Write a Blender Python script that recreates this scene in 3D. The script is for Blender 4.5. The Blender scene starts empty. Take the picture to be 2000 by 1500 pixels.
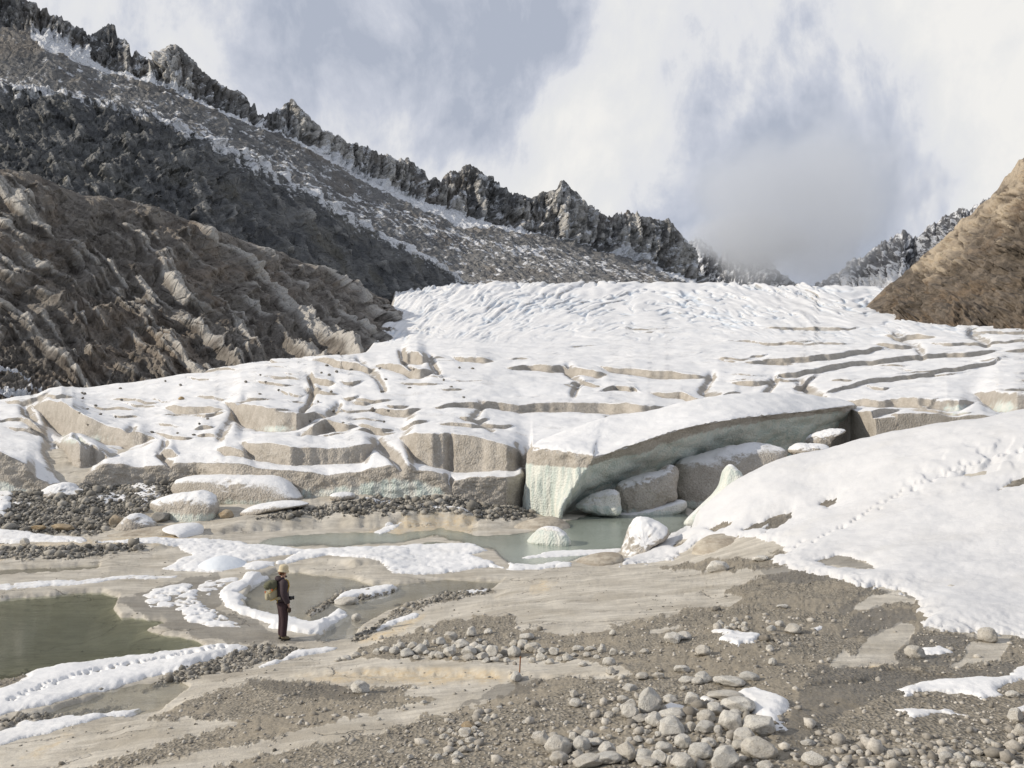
import bpy, bmesh, math, random
import numpy as np
from mathutils import Vector, Matrix

random.seed(7)
RNG = np.random.default_rng(11)
scene = bpy.context.scene
COL = scene.collection
F, CX, CY = 1962.0, 1000.0, 750.0      # focal length and centre of the photograph in its pixels
EYE = 6.2                              # camera height above the water

# ------------------------------------------------------------------ camera
cam_d = bpy.data.cameras.new('camera')
cam_d.sensor_width = 36.0
cam_d.lens = 36.0 * F / 2000.0
cam_d.clip_start = 0.2
cam_d.clip_end = 20000.0
cam = bpy.data.objects.new('camera', cam_d)
COL.objects.link(cam)
cam.location = (0, 0, EYE)
cam.rotation_euler = (math.pi / 2, 0, 0)
scene.camera = cam

# ------------------------------------------------------------------ light
SUN_EL = math.radians(27.0)
SUN_DIR = Vector((-math.cos(SUN_EL) * 0.975, -math.cos(SUN_EL) * 0.20, math.sin(SUN_EL))).normalized()
sun_d = bpy.data.lights.new('sun', 'SUN')
sun_d.energy = 3.65
sun_d.angle = math.radians(0.5)
sun_d.color = (1.0, 0.91, 0.77)
sun = bpy.data.objects.new('sun', sun_d)
COL.objects.link(sun)
sun.location = (-60, -10, 60)
sun.rotation_euler = (-SUN_DIR).to_track_quat('-Z', 'Y').to_euler()

vs = scene.view_settings
vs.view_transform = 'Standard'
vs.look = 'None'
vs.exposure = 0.0
vs.gamma = 1.0
vs.use_curve_mapping = False
scene.cycles.use_denoising = True
scene.cycles.max_bounces = 6
scene.cycles.diffuse_bounces = 3
scene.cycles.glossy_bounces = 2
scene.cycles.transmission_bounces = 3
scene.cycles.volume_bounces = 1
scene.cycles.caustics_reflective = False
scene.cycles.caustics_refractive = False


class NT:
    """small helper for building node trees"""
    def __init__(self, tree):
        self.t = tree
        tree.nodes.clear()

    def n(self, typ, ins=None, **props):
        nd = self.t.nodes.new(typ)
        for k, v in props.items():
            setattr(nd, k, v)
        for k, v in (ins or {}).items():
            self.set(nd, k, v)
        return nd

    def set(self, nd, k, v):
        s = nd.inputs[k]
        if isinstance(v, bpy.types.NodeSocket):
            self.t.links.new(v, s)
        elif isinstance(v, bpy.types.Node):
            self.t.links.new(v.outputs[0], s)
        else:
            if hasattr(s.default_value, '__len__') and not hasattr(v, '__len__'):
                v = [v] * len(s.default_value)
            if hasattr(v, '__len__') and hasattr(s.default_value, '__len__') and len(v) == 3 and len(s.default_value) == 4:
                v = tuple(v) + (1.0,)
            s.default_value = v

    def m(self, op, a, b=0.0, c=None, clamp=False):
        nd = self.n('ShaderNodeMath', operation=op, use_clamp=clamp)
        self.set(nd, 0, a)
        self.set(nd, 1, b)
        if c is not None:
            self.set(nd, 2, c)
        return nd.outputs[0]

    def vm(self, op, a, b=None):
        nd = self.n('ShaderNodeVectorMath', operation=op)
        self.set(nd, 0, a)
        if b is not None:
            self.set(nd, 1, b)
        return nd

    def mix(self, f, a, b, blend='MIX'):
        nd = self.n('ShaderNodeMix', data_type='RGBA', blend_type=blend)
        self.set(nd, 0, f)
        self.set(nd, 6, a)
        self.set(nd, 7, b)
        return nd.outputs[2]

    def step(self, x, lo, hi, a=0.0, b=1.0):
        nd = self.n('ShaderNodeMapRange', interpolation_type='SMOOTHSTEP')
        self.set(nd, 0, x)
        for i, v in zip((1, 2, 3, 4), (lo, hi, a, b)):
            self.set(nd, i, v)
        return nd.outputs[0]

    def noise(self, vec, scale, detail=4.0, rough=0.55, dist=0.0, col=False):
        nd = self.n('ShaderNodeTexNoise')
        self.set(nd, 'Vector', vec)
        self.set(nd, 'Scale', scale)
        self.set(nd, 'Detail', detail)
        self.set(nd, 'Roughness', rough)
        self.set(nd, 'Distortion', dist)
        return nd.outputs[1 if col else 0]

    def vor(self, vec, scale, feature='F1', out=0, rnd=1.0):
        nd = self.n('ShaderNodeTexVoronoi', feature=feature)
        self.set(nd, 'Vector', vec)
        self.set(nd, 'Scale', scale)
        self.set(nd, 'Randomness', rnd)
        return nd.outputs[out]

    def attr(self, name):
        return self.n('ShaderNodeAttribute', attribute_name=name).outputs['Fac']

    def pos(self):
        return self.n('ShaderNodeNewGeometry').outputs['Position']

    def map(self, vec, scale=(1, 1, 1), rot=(0, 0, 0)):
        nd = self.n('ShaderNodeMapping')
        self.set(nd, 'Vector', vec)
        nd.inputs['Scale'].default_value = scale
        nd.inputs['Rotation'].default_value = rot
        return nd.outputs[0]

    def bump(self, h, strength, dist, normal=None):
        nd = self.n('ShaderNodeBump')
        self.set(nd, 'Height', h)
        self.set(nd, 'Strength', strength)
        self.set(nd, 'Distance', dist)
        if normal is not None:
            self.set(nd, 'Normal', normal)
        return nd.outputs[0]

    def principled(self, col, rough, normal=None, spec=0.3, **kw):
        nd = self.n('ShaderNodeBsdfPrincipled')
        self.set(nd, 'Base Color', col)
        self.set(nd, 'Roughness', rough)
        self.set(nd, 'Specular IOR Level', spec)
        if normal is not None:
            self.set(nd, 'Normal', normal)
        for k, v in kw.items():
            self.set(nd, k.replace('_', ' '), v)
        out = self.n('ShaderNodeOutputMaterial')
        self.t.links.new(nd.outputs[0], out.inputs[0])
        return nd


def new_mat(name):
    m = bpy.data.materials.new(name)
    m.use_nodes = True
    return m, NT(m.node_tree)


# ------------------------------------------------------------------ sky with broken cloud
world = bpy.data.worlds.new('World')
scene.world = world
world.use_nodes = True
w = NT(world.node_tree)
sky = w.n('ShaderNodeTexSky', sky_type='NISHITA', sun_disc=False)
sky.sun_elevation = SUN_EL
sky.sun_rotation = math.atan2(SUN_DIR.x, SUN_DIR.y)
sky.altitude = 2200
sky.air_density = 1.0
sky.dust_density = 0.6
dirv = w.n('ShaderNodeTexCoord').outputs['Generated']
dn = w.vm('NORMALIZE', dirv).outputs[0]
warp = w.noise(w.map(dn, (1, 1, 0.75)), 2.6, 3, 0.5, col=True)
warpc = w.vm('SUBTRACT', warp, (0.5, 0.5, 0.5)).outputs[0]
wsc = w.n('ShaderNodeVectorMath', {0: warpc}, operation='SCALE')
wsc.inputs['Scale'].default_value = 0.16
dw = w.vm('ADD', dn, wsc.outputs[0]).outputs[0]
n1 = w.noise(w.map(dw, (1, 1, 0.62)), 3.4, 7, 0.55)
n2 = w.noise(w.map(dw, (1.2, 1, 0.6)), 9.0, 8, 0.62)
tone = w.m('ADD', w.m('MULTIPLY', n1, 1.25), w.m('MULTIPLY', n2, 0.85))
n3 = w.noise(w.map(dw, (1.1, 1, 0.8)), 24.0, 6, 0.6)
tone = w.m('ADD', tone, w.m('MULTIPLY', n3, 0.35))
tone = w.m('SUBTRACT', w.m('MULTIPLY', tone, 1.25), 0.93)


def sky_dir(px, py):
    return Vector(((px - CX) / F, 1.0, (CY - py) / F)).normalized()


def blob(px, py, rx, ry, amp):
    """a soft lighter or darker cloud mass in one part of the sky, as a smooth hump of direction"""
    dv = w.vm('SUBTRACT', dw, tuple(sky_dir(px, py))).outputs[0]
    sc = w.vm('MULTIPLY', dv, (F / rx, F / rx, F / ry)).outputs[0]
    ln = w.vm('LENGTH', sc).outputs['Value']
    return w.step(ln, 0.0, 1.6, amp, 0.0)


SKYBLOBS = [(1120, 320, 230, 330, 0.24), (1880, 150, 260, 260, 0.18), (720, 560, 420, 200, 0.24),
            (1360, 190, 180, 180, 0.12), (1490, 400, 270, 260, -0.33), (1700, 330, 220, 260, -0.32), (1600, 170, 120, 170, 0.03),
            (820, 130, 330, 160, -0.20), (330, 40, 300, 160, -0.06), (1230, 60, 320, 100, -0.10),
            (1010, 250, 130, 130, -0.10), (640, 330, 220, 180, 0.02), (1950, 480, 180, 180, -0.05)]
acc = tone
for b in SKYBLOBS:
    acc = w.m('ADD', acc, blob(*(b[:4] + (b[4] * 1.35,))))
ramp = w.n('ShaderNodeValToRGB', {0: acc})
cr = ramp.color_ramp
cr.elements[0].position = 0.30
cr.elements[0].color = (4.1, 4.5, 5.4, 1)
cr.elements[1].position = 0.98
cr.elements[1].color = (8.4, 8.3, 8.1, 1)
for p_, c_ in ((0.48, (5.5, 5.8, 6.6)), (0.62, (7.2, 7.3, 7.6)), (0.78, (7.6, 7.65, 7.7))):
    e = cr.elements.new(p_)
    e.color = tuple(c_) + (1,)
gap = w.noise(w.map(dw, (1, 1, 0.8)), 2.1, 5, 0.5)
gacc = gap
for b in [(1690, 430, 70, 45, 0.16), (1990, 350, 70, 160, 0.11), (1945, 60, 60, 60, 0.03), (1500, 190, 60, 50, 0.04)]:
    gacc = w.m('ADD', gacc, blob(*b))
cover = w.step(gacc, 0.60, 0.78, 1.0, 0.12)
# the cloud hangs about the head of the valley; the sky behind the camera is more open
ahead = w.step(w.n('ShaderNodeSeparateXYZ', {0: dn}).outputs[1], -0.5, 0.6, 0.52, 1.0)
cover = w.m('MULTIPLY', cover, ahead)
skymul = w.n('ShaderNodeMix', data_type='RGBA')
skymul.inputs[0].default_value = 0.0
mixc = w.mix(cover, sky.outputs[0], ramp.outputs[0])
bg = w.n('ShaderNodeBackground', {'Color': mixc, 'Strength': 0.105})
wo = w.n('ShaderNodeOutputWorld')
w.t.links.new(bg.outputs[0], wo.inputs[0])
w.t.nodes.remove(skymul)


# ------------------------------------------------------------------ numeric helpers
_perm = np.random.default_rng(3).permutation(256).astype(np.int64)
_perm = np.concatenate([_perm, _perm, _perm])
_g = np.random.default_rng(5).normal(size=(256, 3))
_g = (_g / np.linalg.norm(_g, axis=1)[:, None]).astype(np.float32)


def perlin(x, y, z=0.0):
    x, y, z = np.broadcast_arrays(np.asarray(x, np.float32), np.asarray(y, np.float32), np.asarray(z, np.float32))
    xi, yi, zi = np.floor(x), np.floor(y), np.floor(z)
    xf, yf, zf = x - xi, y - yi, z - zi
    xi = xi.astype(np.int64) & 255
    yi = yi.astype(np.int64) & 255
    zi = zi.astype(np.int64) & 255
    f = lambda t: t * t * t * (t * (t * 6 - 15) + 10)
    u, v, ww = f(xf), f(yf), f(zf)
    out = 0
    for dx in (0, 1):
        px_ = _perm[xi + dx]
        wx = u if dx else 1 - u
        for dy in (0, 1):
            py_ = _perm[px_ + yi + dy]
            wy = v if dy else 1 - v
            for dz in (0, 1):
                g = _g[_perm[py_ + zi + dz]]
                wz = ww if dz else 1 - ww
                out = out + wx * wy * wz * (g[..., 0] * (xf - dx) + g[..., 1] * (yf - dy) + g[..., 2] * (zf - dz))
    return out * 1.6


def fbm(x, y, z=0.0, o=4, gain=0.5, lac=2.03):
    s, a = 0, 1.0
    for i in range(o):
        s = s + a * perlin(np.asarray(x) * lac ** i + 17.3 * i, np.asarray(y) * lac ** i + 5.1 * i, np.asarray(z) * lac ** i + 3.7 * i)
        a *= gain
    return s


def ridged(x, y, z=0.0, o=4, gain=0.5, lac=2.07):
    s, a = 0, 1.0
    for i in range(o):
        n = 1 - np.abs(perlin(np.asarray(x) * lac ** i + 7.3 * i, np.asarray(y) * lac ** i + 9.1 * i, np.asarray(z) * lac ** i + 1.7 * i)) * 1.6
        s = s + a * n * n
        a *= gain
    return s


def facets(x, y, seed=0, jit=.9, tilt=.6):
    """broken-rock relief: every jittered cell is a small tilted plane at its own height"""
    x, y = np.broadcast_arrays(np.asarray(x, np.float64), np.asarray(y, np.float64))
    xi, yi = np.floor(x).astype(np.int64), np.floor(y).astype(np.int64)
    best = np.full(x.shape, 1e9)
    out = np.zeros(x.shape)
    for dx in (-1, 0, 1):
        for dy in (-1, 0, 1):
            h = _perm[(_perm[(xi + dx + seed * 17) & 255] + yi + dy) & 255]
            cx = xi + dx + .5 + jit * (_perm[h] / 255.0 - .5)
            cy = yi + dy + .5 + jit * (_perm[h + 7] / 255.0 - .5)
            ex, ey = x - cx, y - cy
            dd = ex * ex + ey * ey
            v = (_perm[h + 31] / 255.0 - .5) + tilt * ((_perm[h + 57] / 127.5 - 1) * ex + (_perm[h + 83] / 127.5 - 1) * ey)
            k = dd < best
            best = np.where(k, dd, best)
            out = np.where(k, v, out)
    return out


def sstep(x, a, b):
    t = np.clip((x - a) / (b - a), 0, 1)
    return t * t * (3 - 2 * t)


def poly_sd(px, py, poly):
    """signed distance to a closed outline, positive inside"""
    px = np.asarray(px, np.float64)
    py = np.asarray(py, np.float64)
    shp = px.shape
    X, Y = px.ravel(), py.ravel()
    best = np.full(X.shape, 1e18)
    inside = np.zeros(X.shape, bool)
    n = len(poly)
    for i in range(n):
        ax, ay = poly[i]
        bx, by = poly[(i + 1) % n]
        ex, ey = bx - ax, by - ay
        wx, wy = X - ax, Y - ay
        t = np.clip((wx * ex + wy * ey) / (ex * ex + ey * ey + 1e-12), 0, 1)
        dx, dy = wx - t * ex, wy - t * ey
        best = np.minimum(best, dx * dx + dy * dy)
        if ay != by:
            c = ((ay > Y) != (by > Y)) & (X < (bx - ax) * (Y - ay) / (by - ay) + ax)
            inside ^= c
    return (np.sqrt(best) * np.where(inside, 1, -1)).reshape(shp)


class TPS:
    def __init__(self, P, V, smooth=1e-4):
        P = np.asarray(P, float)
        V = np.asarray(V, float)
        n = len(P)
        K = self._k(np.linalg.norm(P[:, None] - P[None], axis=2)) + np.eye(n) * smooth
        Q = np.hstack([np.ones((n, 1)), P])
        A = np.zeros((n + 3, n + 3))
        A[:n, :n] = K
        A[:n, n:] = Q
        A[n:, :n] = Q.T
        sol = np.linalg.solve(A, np.concatenate([V, np.zeros(3)]))
        self.P, self.w, self.a = P, sol[:n], sol[n:]

    @staticmethod
    def _k(r):
        return np.where(r > 1e-9, r * r * np.log(np.maximum(r, 1e-9)), 0)

    def __call__(self, a, b):
        a, b = np.broadcast_arrays(a, b)
        s = self.a[0] + self.a[1] * a + self.a[2] * b
        for (p, q), wt in zip(self.P, self.w):
            s = s + wt * self._k(np.sqrt((a - p) ** 2 + (b - q) ** 2))
        return s


def interp(px, pts, k=1):
    pts = sorted(pts)
    return np.interp(px, [p[0] for p in pts], [p[k] for p in pts])


# ------------------------------------------------------------------ object helpers
def tag(o, label=None, cat=None, group=None, kind=None):
    if label:
        o['label'] = label
    if cat:
        o['category'] = cat
    if group:
        o['group'] = group
    if kind:
        o['kind'] = kind
    return o


def link(name, me, mat=None, parent=None):
    o = bpy.data.objects.new(name, me)
    COL.objects.link(o)
    if mat is not None and me is not None and not me.materials:
        me.materials.append(mat)
    if parent is not None:
        o.parent = parent
    return o


def mesh_arrays(name, co, faces, attrs=None, smooth=True, k=4):
    """mesh from numpy vertices and a (n, k) face index array"""
    me = bpy.data.meshes.new(name)
    co = np.ascontiguousarray(co, np.float32).reshape(-1, 3)
    faces = np.ascontiguousarray(faces, np.int32).reshape(-1, k)
    me.vertices.add(len(co))
    me.vertices.foreach_set('co', co.ravel())
    me.loops.add(faces.size)
    me.loops.foreach_set('vertex_index', faces.ravel())
    me.polygons.add(len(faces))
    me.polygons.foreach_set('loop_start', np.arange(0, faces.size, k, dtype=np.int32))
    me.update(calc_edges=True)
    if smooth:
        me.shade_smooth()
    for an, av in (attrs or {}).items():
        at = me.attributes.new(an, 'FLOAT', 'POINT')
        at.data.foreach_set('value', np.ascontiguousarray(av, np.float32).ravel())
    return me


def grid_faces(R, C, keep=None):
    i = np.arange(R * C).reshape(R, C)
    f = np.stack([i[:-1, :-1], i[:-1, 1:], i[1:, 1:], i[1:, :-1]], -1).reshape(-1, 4)
    if keep is not None:
        kq = (keep[:-1, :-1] | keep[:-1, 1:] | keep[1:, 1:] | keep[1:, :-1]).ravel()
        f = f[kq]
    return f


def compact(co, faces, attrs=None):
    used = np.zeros(len(co), bool)
    used[faces.ravel()] = True
    idx = np.cumsum(used) - 1
    return co[used], idx[faces], {k: v.ravel()[used] for k, v in (attrs or {}).items()}


def img_of(x, y, z):
    return CX + F * x / y, CY - F * (z - EYE) / y


def at_depth(px, py, d):
    return np.array([(px - CX) / F * d, d, EYE + (CY - py) / F * d])

# ------------------------------------------------------------------ the ground: one sheet from the camera's hillside to the ice
def wp(px, py, d):
    return ((px - CX) / F, d, EYE + (CY - py) / F * d)


def flat(px, py, z=0.08):
    """a point of the level river plain"""
    return ((px - CX) / F, (EYE - z) * F / (py - CY), z)


GP = [wp(*p) for p in [
    (-300, 1500, 15.6), (0, 1500, 15.2), (250, 1500, 14.3), (500, 1500, 13.5), (1000, 1500, 12.3), (1500, 1500, 11.7),
    (2000, 1500, 11.6), (2300, 1500, 11.5), (0, 1440, 17.1), (300, 1430, 16.0), (600, 1420, 15.2), (1000, 1400, 14.3),
    (1400, 1400, 13.5), (1800, 1400, 13.3), (2000, 1400, 13.3), (2300, 1380, 13.4), (400, 1372, 18.4), (620, 1340, 18.1),
    (800, 1340, 17.6), (1000, 1330, 16.9), (1250, 1330, 15.8), (1500, 1300, 16.3), (1750, 1300, 16.6), (2000, 1300, 16.4),
    (2300, 1290, 16.3), (620, 1305, 20.2), (850, 1300, 19.2), (1050, 1285, 18.9), (1250, 1270, 18.4), (1450, 1230, 19.3),
    (1700, 1230, 19.6), (1900, 1245, 18.9), (2100, 1250, 18.6), (760, 1270, 21.6), (900, 1230, 22.6), (1050, 1200, 23.6),
    (1250, 1180, 24.0), (1450, 1160, 24.0), (1650, 1160, 23.0), (1850, 1170, 22.2), (2050, 1190, 21.0),
    (1000, 1160, 28.0), (1200, 1130, 29.0), (1400, 1110, 29.2), (1550, 1090, 28.2), (1700, 1080, 27.2), (1900, 1100, 25.0),
    (2050, 1120, 23.8), (1330, 1080, 34.5), (1450, 1050, 33.0), (1600, 1030, 31.5), (1800, 1020, 29.0), (2000, 1000, 27.8),
    (1345, 1025, 38.0), (1440, 985, 36.5), (1600, 960, 35.0), (1800, 920, 33.0), (2000, 900, 31.5), (2200, 880, 30.5),
    (1425, 950, 38.6), (1540, 900, 39.5), (1750, 850, 38.5), (2000, 812, 36.5), (2200, 785, 35.5)]]
# behind the crest of the right-hand snow bank the ground drops again
for px, d, z in [(1430, 44, 0.6), (1550, 46, 0.8), (1750, 46, 2.2), (2000, 45, 3.2), (2200, 44, 3.8), (1430, 56, 0), (1750, 58, 1.0), (2100, 58, 2.0),
                 (1350, 50, -0.2), (1200, 52, -0.4), (1050, 53, 0.0)]:
    GP.append(((px - CX) / F, d, z))
GP += [flat(*p) for p in [
    (-300, 1400, .03), (0, 1385, .05), (150, 1365, .06), (340, 1345, .06), (-300, 1250, .04), (0, 1250), (300, 1200), (420, 1250, .07), (560, 1250, .08),
    (690, 1250, .12), (700, 1292, .2), (560, 1300, .12), (480, 1160), (600, 1150), (760, 1140, .06), (900, 1140, .08), (955, 1152, .10),
    (960, 1120, .1), (1100, 1110, .12), (1210, 1102, .14), (1310, 1085, .25), (-300, 1120, .1), (0, 1090, .15), (150, 1070, .25), (300, 1060, .2), (300, 1100),
    (480, 1068), (650, 1075), (850, 1065, .05), (900, 1100), (1000, 1060, .05), (1150, 1050, .03), (1250, 1040, .05), (800, 1110, .12),
    (700, 1100, .3), (1180, 1015, .0), (1300, 1012, .0), (420, 1050, .12)]]
GP += [wp(*p) for p in [
    (-300, 985, 47), (0, 985, 47), (120, 1000, 46), (150, 975, 47.5), (230, 958, 49), (300, 930, 51), (200, 1040, 43), (0, 1035, 43.6), (330, 1030, 43.3),
    (400, 1005, 45.5), (470, 1005, 45), (600, 1000, 45), (700, 975, 47), (800, 1000, 45.4), (620, 1030, 43.3), (800, 1025, 43.2), (880, 978, 47.2), (900, 1005, 45.2),
    (1000, 1000, 46.3), (1040, 1010, 46.4), (600, 970, 48), (400, 960, 49), (1000, 1022, 44.4), (1090, 1025, 44)]]
# the hillside the photograph was taken from
for u, d, z in [(-.5, 6, 3.2), (0, 6, 3.5), (.5, 6, 3.6), (-.5, 2.5, 4.3), (0, 2.5, 4.5), (.5, 2.5, 4.6), (-1, 15, .4), (1, 15, 2.6), (1, 30, 4.2), (-1, 30, .2),
                (-1, 50, 1.0), (1, 50, 4.0), (-1, 6, 3), (1, 6, 3.7)]:
    GP.append((u, d, z))
GP = np.array(GP)
_gt = TPS(np.stack([GP[:, 0] * 4, np.log(GP[:, 1]) * 3], 1), GP[:, 2], 2e-3)

POND_LEFT = [(-400, 1175), (0, 1162), (60, 1155), (130, 1150), (200, 1150), (232, 1160), (222, 1182), (238, 1200), (312, 1206), (322, 1212), (285, 1226),
             (335, 1236), (378, 1245), (400, 1256), (350, 1266), (270, 1283), (150, 1301), (0, 1326), (-400, 1380)]
POND_STRIP = [(-400, 1108), (0, 1103), (120, 1096), (195, 1094), (192, 1102), (100, 1108), (0, 1115), (-400, 1124)]
POND_MID = [(476, 1160), (492, 1140), (512, 1118), (540, 1108), (592, 1105), (640, 1109), (676, 1113), (702, 1124), (730, 1135), (770, 1139), (850, 1131), (930, 1127),
            (985, 1127), (960, 1148), (900, 1153), (850, 1160), (800, 1171), (762, 1186), (725, 1206), (698, 1222), (690, 1243), (640, 1250), (612, 1246), (640, 1226), (632, 1212),
            (600, 1214), (545, 1206), (494, 1192), (480, 1178)]
RIVER = [(480, 1064), (560, 1054), (640, 1052), (780, 1046), (860, 1041), (900, 1046), (960, 1047), (1010, 1043), (1085, 1036), (1105, 1020), (1150, 1010), (1230, 1000), (1330, 1000),
         (1345, 1014), (1310, 1030), (1260, 1050), (1215, 1073), (1130, 1088), (1085, 1103), (1010, 1106), (985, 1090), (965, 1070), (900, 1060), (845, 1053), (800, 1060), (650, 1069), (560, 1068)]
PUDDLE = [(-400, 1440), (0, 1405), (60, 1393), (150, 1366), (200, 1352), (280, 1340), (350, 1330), (372, 1338), (345, 1354), (318, 1370), (272, 1380), (150, 1392), (60, 1396), (0, 1414), (-400, 1475)]
PONDS = [(POND_LEFT, 0.75, 30), (POND_STRIP, 0.10, 3), (POND_MID, 0.12, 4), (RIVER, 0.30, 4), (PUDDLE, 0.06, 4)]
SPIT = [(595, 1196), (606, 1186), (630, 1176), (655, 1160), (672, 1152), (780, 1144), (765, 1158), (700, 1172), (668, 1178), (650, 1176), (625, 1192), (606, 1201)]
SPIT2 = [(690, 1250), (700, 1236), (730, 1222), (760, 1205), (768, 1192), (800, 1186), (772, 1182), (830, 1172), (870, 1155), (950, 1152), (960, 1157), (900, 1168), (830, 1182), (800, 1200), (775, 1208), (745, 1228), (715, 1246)]

# small rock steps on the slabs: (px, py of lip, height in px)
G_LEDGES = [
    [(560, 1318, 2), (640, 1312, 9), (740, 1304, 16), (860, 1306, 18), (960, 1312, 16), (1010, 1316, 12), (1100, 1316, 8), (1240, 1312, 6), (1300, 1310, 2)],
    [(1620, 1304, 2), (1680, 1300, 8), (1740, 1301, 9), (1810, 1308, 8), (1880, 1313, 4)],
    [(-60, 1072, 10), (0, 1074, 12), (120, 1068, 14), (230, 1064, 13), (300, 1066, 10), (340, 1066, 3)],
    [(585, 1100, 2), (640, 1092, 8), (700, 1093, 10), (745, 1098, 4)],
    [(770, 1015, 4), (800, 1008, 26), (850, 1002, 34), (905, 1006, 28), (930, 1012, 10)],
    [(400, 1040, 5), (480, 1025, 14), (560, 1018, 20), (680, 1015, 22), (760, 1012, 18), (790, 1010, 6)],
    [(1000, 1026, 3), (1050, 1018, 12), (1085, 1024, 9), (1105, 1030, 4)],
    [(1560, 1345, 2), (1620, 1330, 8), (1680, 1322, 10), (1715, 1318, 4)],
    [(1720, 1360, 3), (1780, 1350, 6), (1840, 1356, 7), (1900, 1362, 4)],
]


def ground_z(u, d):
    """height of the ground for direction u = x / y and distance d = y"""
    u, d = np.broadcast_arrays(np.atleast_1d(np.asarray(u, float)), np.atleast_1d(np.asarray(d, float)))
    z = _gt(u * 4, np.log(d) * 3)
    px = CX + F * u
    py = CY - F * (z - EYE) / d
    x = u * d
    # slab steps
    for L in G_LEDGES:
        xs = [p[0] for p in L]
        inr = (px > xs[0] - 5) & (px < xs[-1] + 5)
        if not inr.any():
            continue
        wob = perlin(px[inr] / 26.0, 3.3) * 3 + perlin(px[inr] / 11.0, 9.3) * .4
        lip = np.interp(px[inr], xs, [p[1] for p in L]) + wob
        H = np.interp(px[inr], xs, [p[2] for p in L]) * sstep(px[inr], xs[0] - 5, xs[0]) * sstep(-px[inr], -xs[-1] - 5, -xs[-1])
        s = (lip + H * 0.5 - py[inr]) / np.maximum(H, 1)          # >0 behind the lip
        f = np.where(s > 0, np.exp(-np.maximum(s, 0) / 2.2), 0) * sstep(s, -0.25, 0.5) * 0.55 - np.where(s < 0.3, np.exp(np.minimum(s, 0) / 1.4), 0) * (1 - sstep(s, -0.25, 0.5)) * 0.45
        dz = np.zeros_like(z)
        dz[inr] = f * H / F * d[inr]
        z = z + dz
    # relief: broad swells on the slabs, streaked along the ice flow
    far = sstep(d, 40, 46)
    z = z + 0.045 * fbm(x * 0.55, d * 0.75, 1.0, 3) * (1 - far) + 0.18 * fbm(x * 0.5, d * 0.6, 4.0, 5) * far
    z = z + 0.012 * fbm(x * 3.1, d * 3.4, 2.0, 3) * (1 - far)
    py = CY - F * (z - EYE) / d
    flatness = sstep(z, -0.5, 0.0) * (1 - sstep(z, 0.35, 0.7))
    # water basins
    for P, dep, wdt in PONDS:
        bx = [p[0] for p in P]
        by = [p[1] for p in P]
        sel = (px > min(bx) - 40) & (px < max(bx) + 40) & (py > min(by) - 25) & (py < max(by) + 25)
        if not sel.any():
            continue
        sd = poly_sd(px[sel], py[sel], P) + 1.8 * fbm(px[sel] / 30, py[sel] / 12, 0.5, 3)
        k = sstep(sd, -3.0, 2.0)
        deep = -0.03 - dep * np.clip(sd / (wdt * 6.0), 0, 1) ** 0.8
        zz = z[sel]
        near = sstep(sd, -26, -3)
        zz = zz * (1 - near) + np.clip(zz, 0.02, 0.10) * near
        z = z.copy()
        z[sel] = zz * (1 - k) + deep * k
    for P, hgt in ((SPIT, 0.05), (SPIT2, 0.07)):
        sel = (px > 560) & (px < 1000) & (py > 1120) & (py < 1270)
        if sel.any():
            sd = poly_sd(px[sel], py[sel], P) + 1.5 * fbm(px[sel] / 14, py[sel] / 8, 6.5, 2)
            z[sel] = np.maximum(z[sel], -0.25 + (0.25 + hgt) * sstep(sd, -6, 4))
    return z


DENSE = np.linspace(-0.53, 0.53, 760)
SIDE = 0.53 + 0.9 * np.linspace(0, 1, 22)[1:] ** 1.4
UCOL = np.concatenate([-SIDE[::-1], DENSE, SIDE])


def adaptive_rows(U, prof, d0, d1, nfine, nrow, wz=1.0, wl=90.0, floor=0.15, blur=9):
    """for each column choose row distances so that rows follow the relief; prof(u, d) -> z"""
    lf = np.linspace(math.log(d0), math.log(d1), nfine)
    out = np.zeros((nrow, len(U)))
    D = np.exp(lf)[:, None] * np.ones((1, len(U)))
    Z = prof(U[None, :] * np.ones((nfine, 1)), D)
    ang = (Z - EYE) / D * F
    seg = np.sqrt((np.diff(ang, axis=0) * wz) ** 2 + (np.diff(lf)[:, None] * wl) ** 2)
    seg = np.minimum(seg, 12)
    k = np.ones(blur) / blur
    pad = np.pad(seg, ((0, 0), (blur // 2, blur // 2)), mode='edge')
    seg = np.apply_along_axis(lambda r: np.convolve(r, k, 'valid'), 1, pad)
    cum = np.concatenate([np.zeros((1, len(U))), np.cumsum(seg, axis=0)])
    for c in range(len(U)):
        out[:, c] = np.interp(np.linspace(0, cum[-1, c], nrow), cum[:, c], lf)
    return np.exp(out), Z, lf


g_lnd = None


class Hit:
    """first point of a height sheet met by the line of sight through an image point"""
    def __init__(self, U, lf, Z):
        self.U, self.lf = U, lf
        D = np.exp(lf)[:, None]
        py = CY - F * (Z - EYE) / D
        self.py = np.minimum.accumulate(py, axis=0) - np.arange(len(lf))[:, None] * 1e-5

    def __call__(self, px, py):
        px = np.atleast_1d(np.asarray(px, float))
        py = np.atleast_1d(np.asarray(py, float))
        u = (px - CX) / F
        c = np.clip(np.searchsorted(self.U, u), 1, len(self.U) - 1)
        c = np.where(u - self.U[c - 1] < self.U[c] - u, c - 1, c)
        d = np.empty(len(px))
        for k in np.unique(c):
            s = c == k
            d[s] = np.exp(np.interp(-py[s], -self.py[:, k], self.lf))
        return d


gD, gZf, g_lf = adaptive_rows(UCOL, ground_z, 2.2, 60.0, 900, 430, 1.0, 130.0)
gU = UCOL[None, :] * np.ones((gD.shape[0], 1))
gZ = ground_z(gU, gD)
gHit = Hit(UCOL, g_lf, gZf)
sHit = Hit(UCOL, g_lf, np.maximum(gZf, 0.0))      # the same with the water surface closed
gX = gU * gD
gPX, gPY = img_of(gX, gD, gZ)


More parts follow.
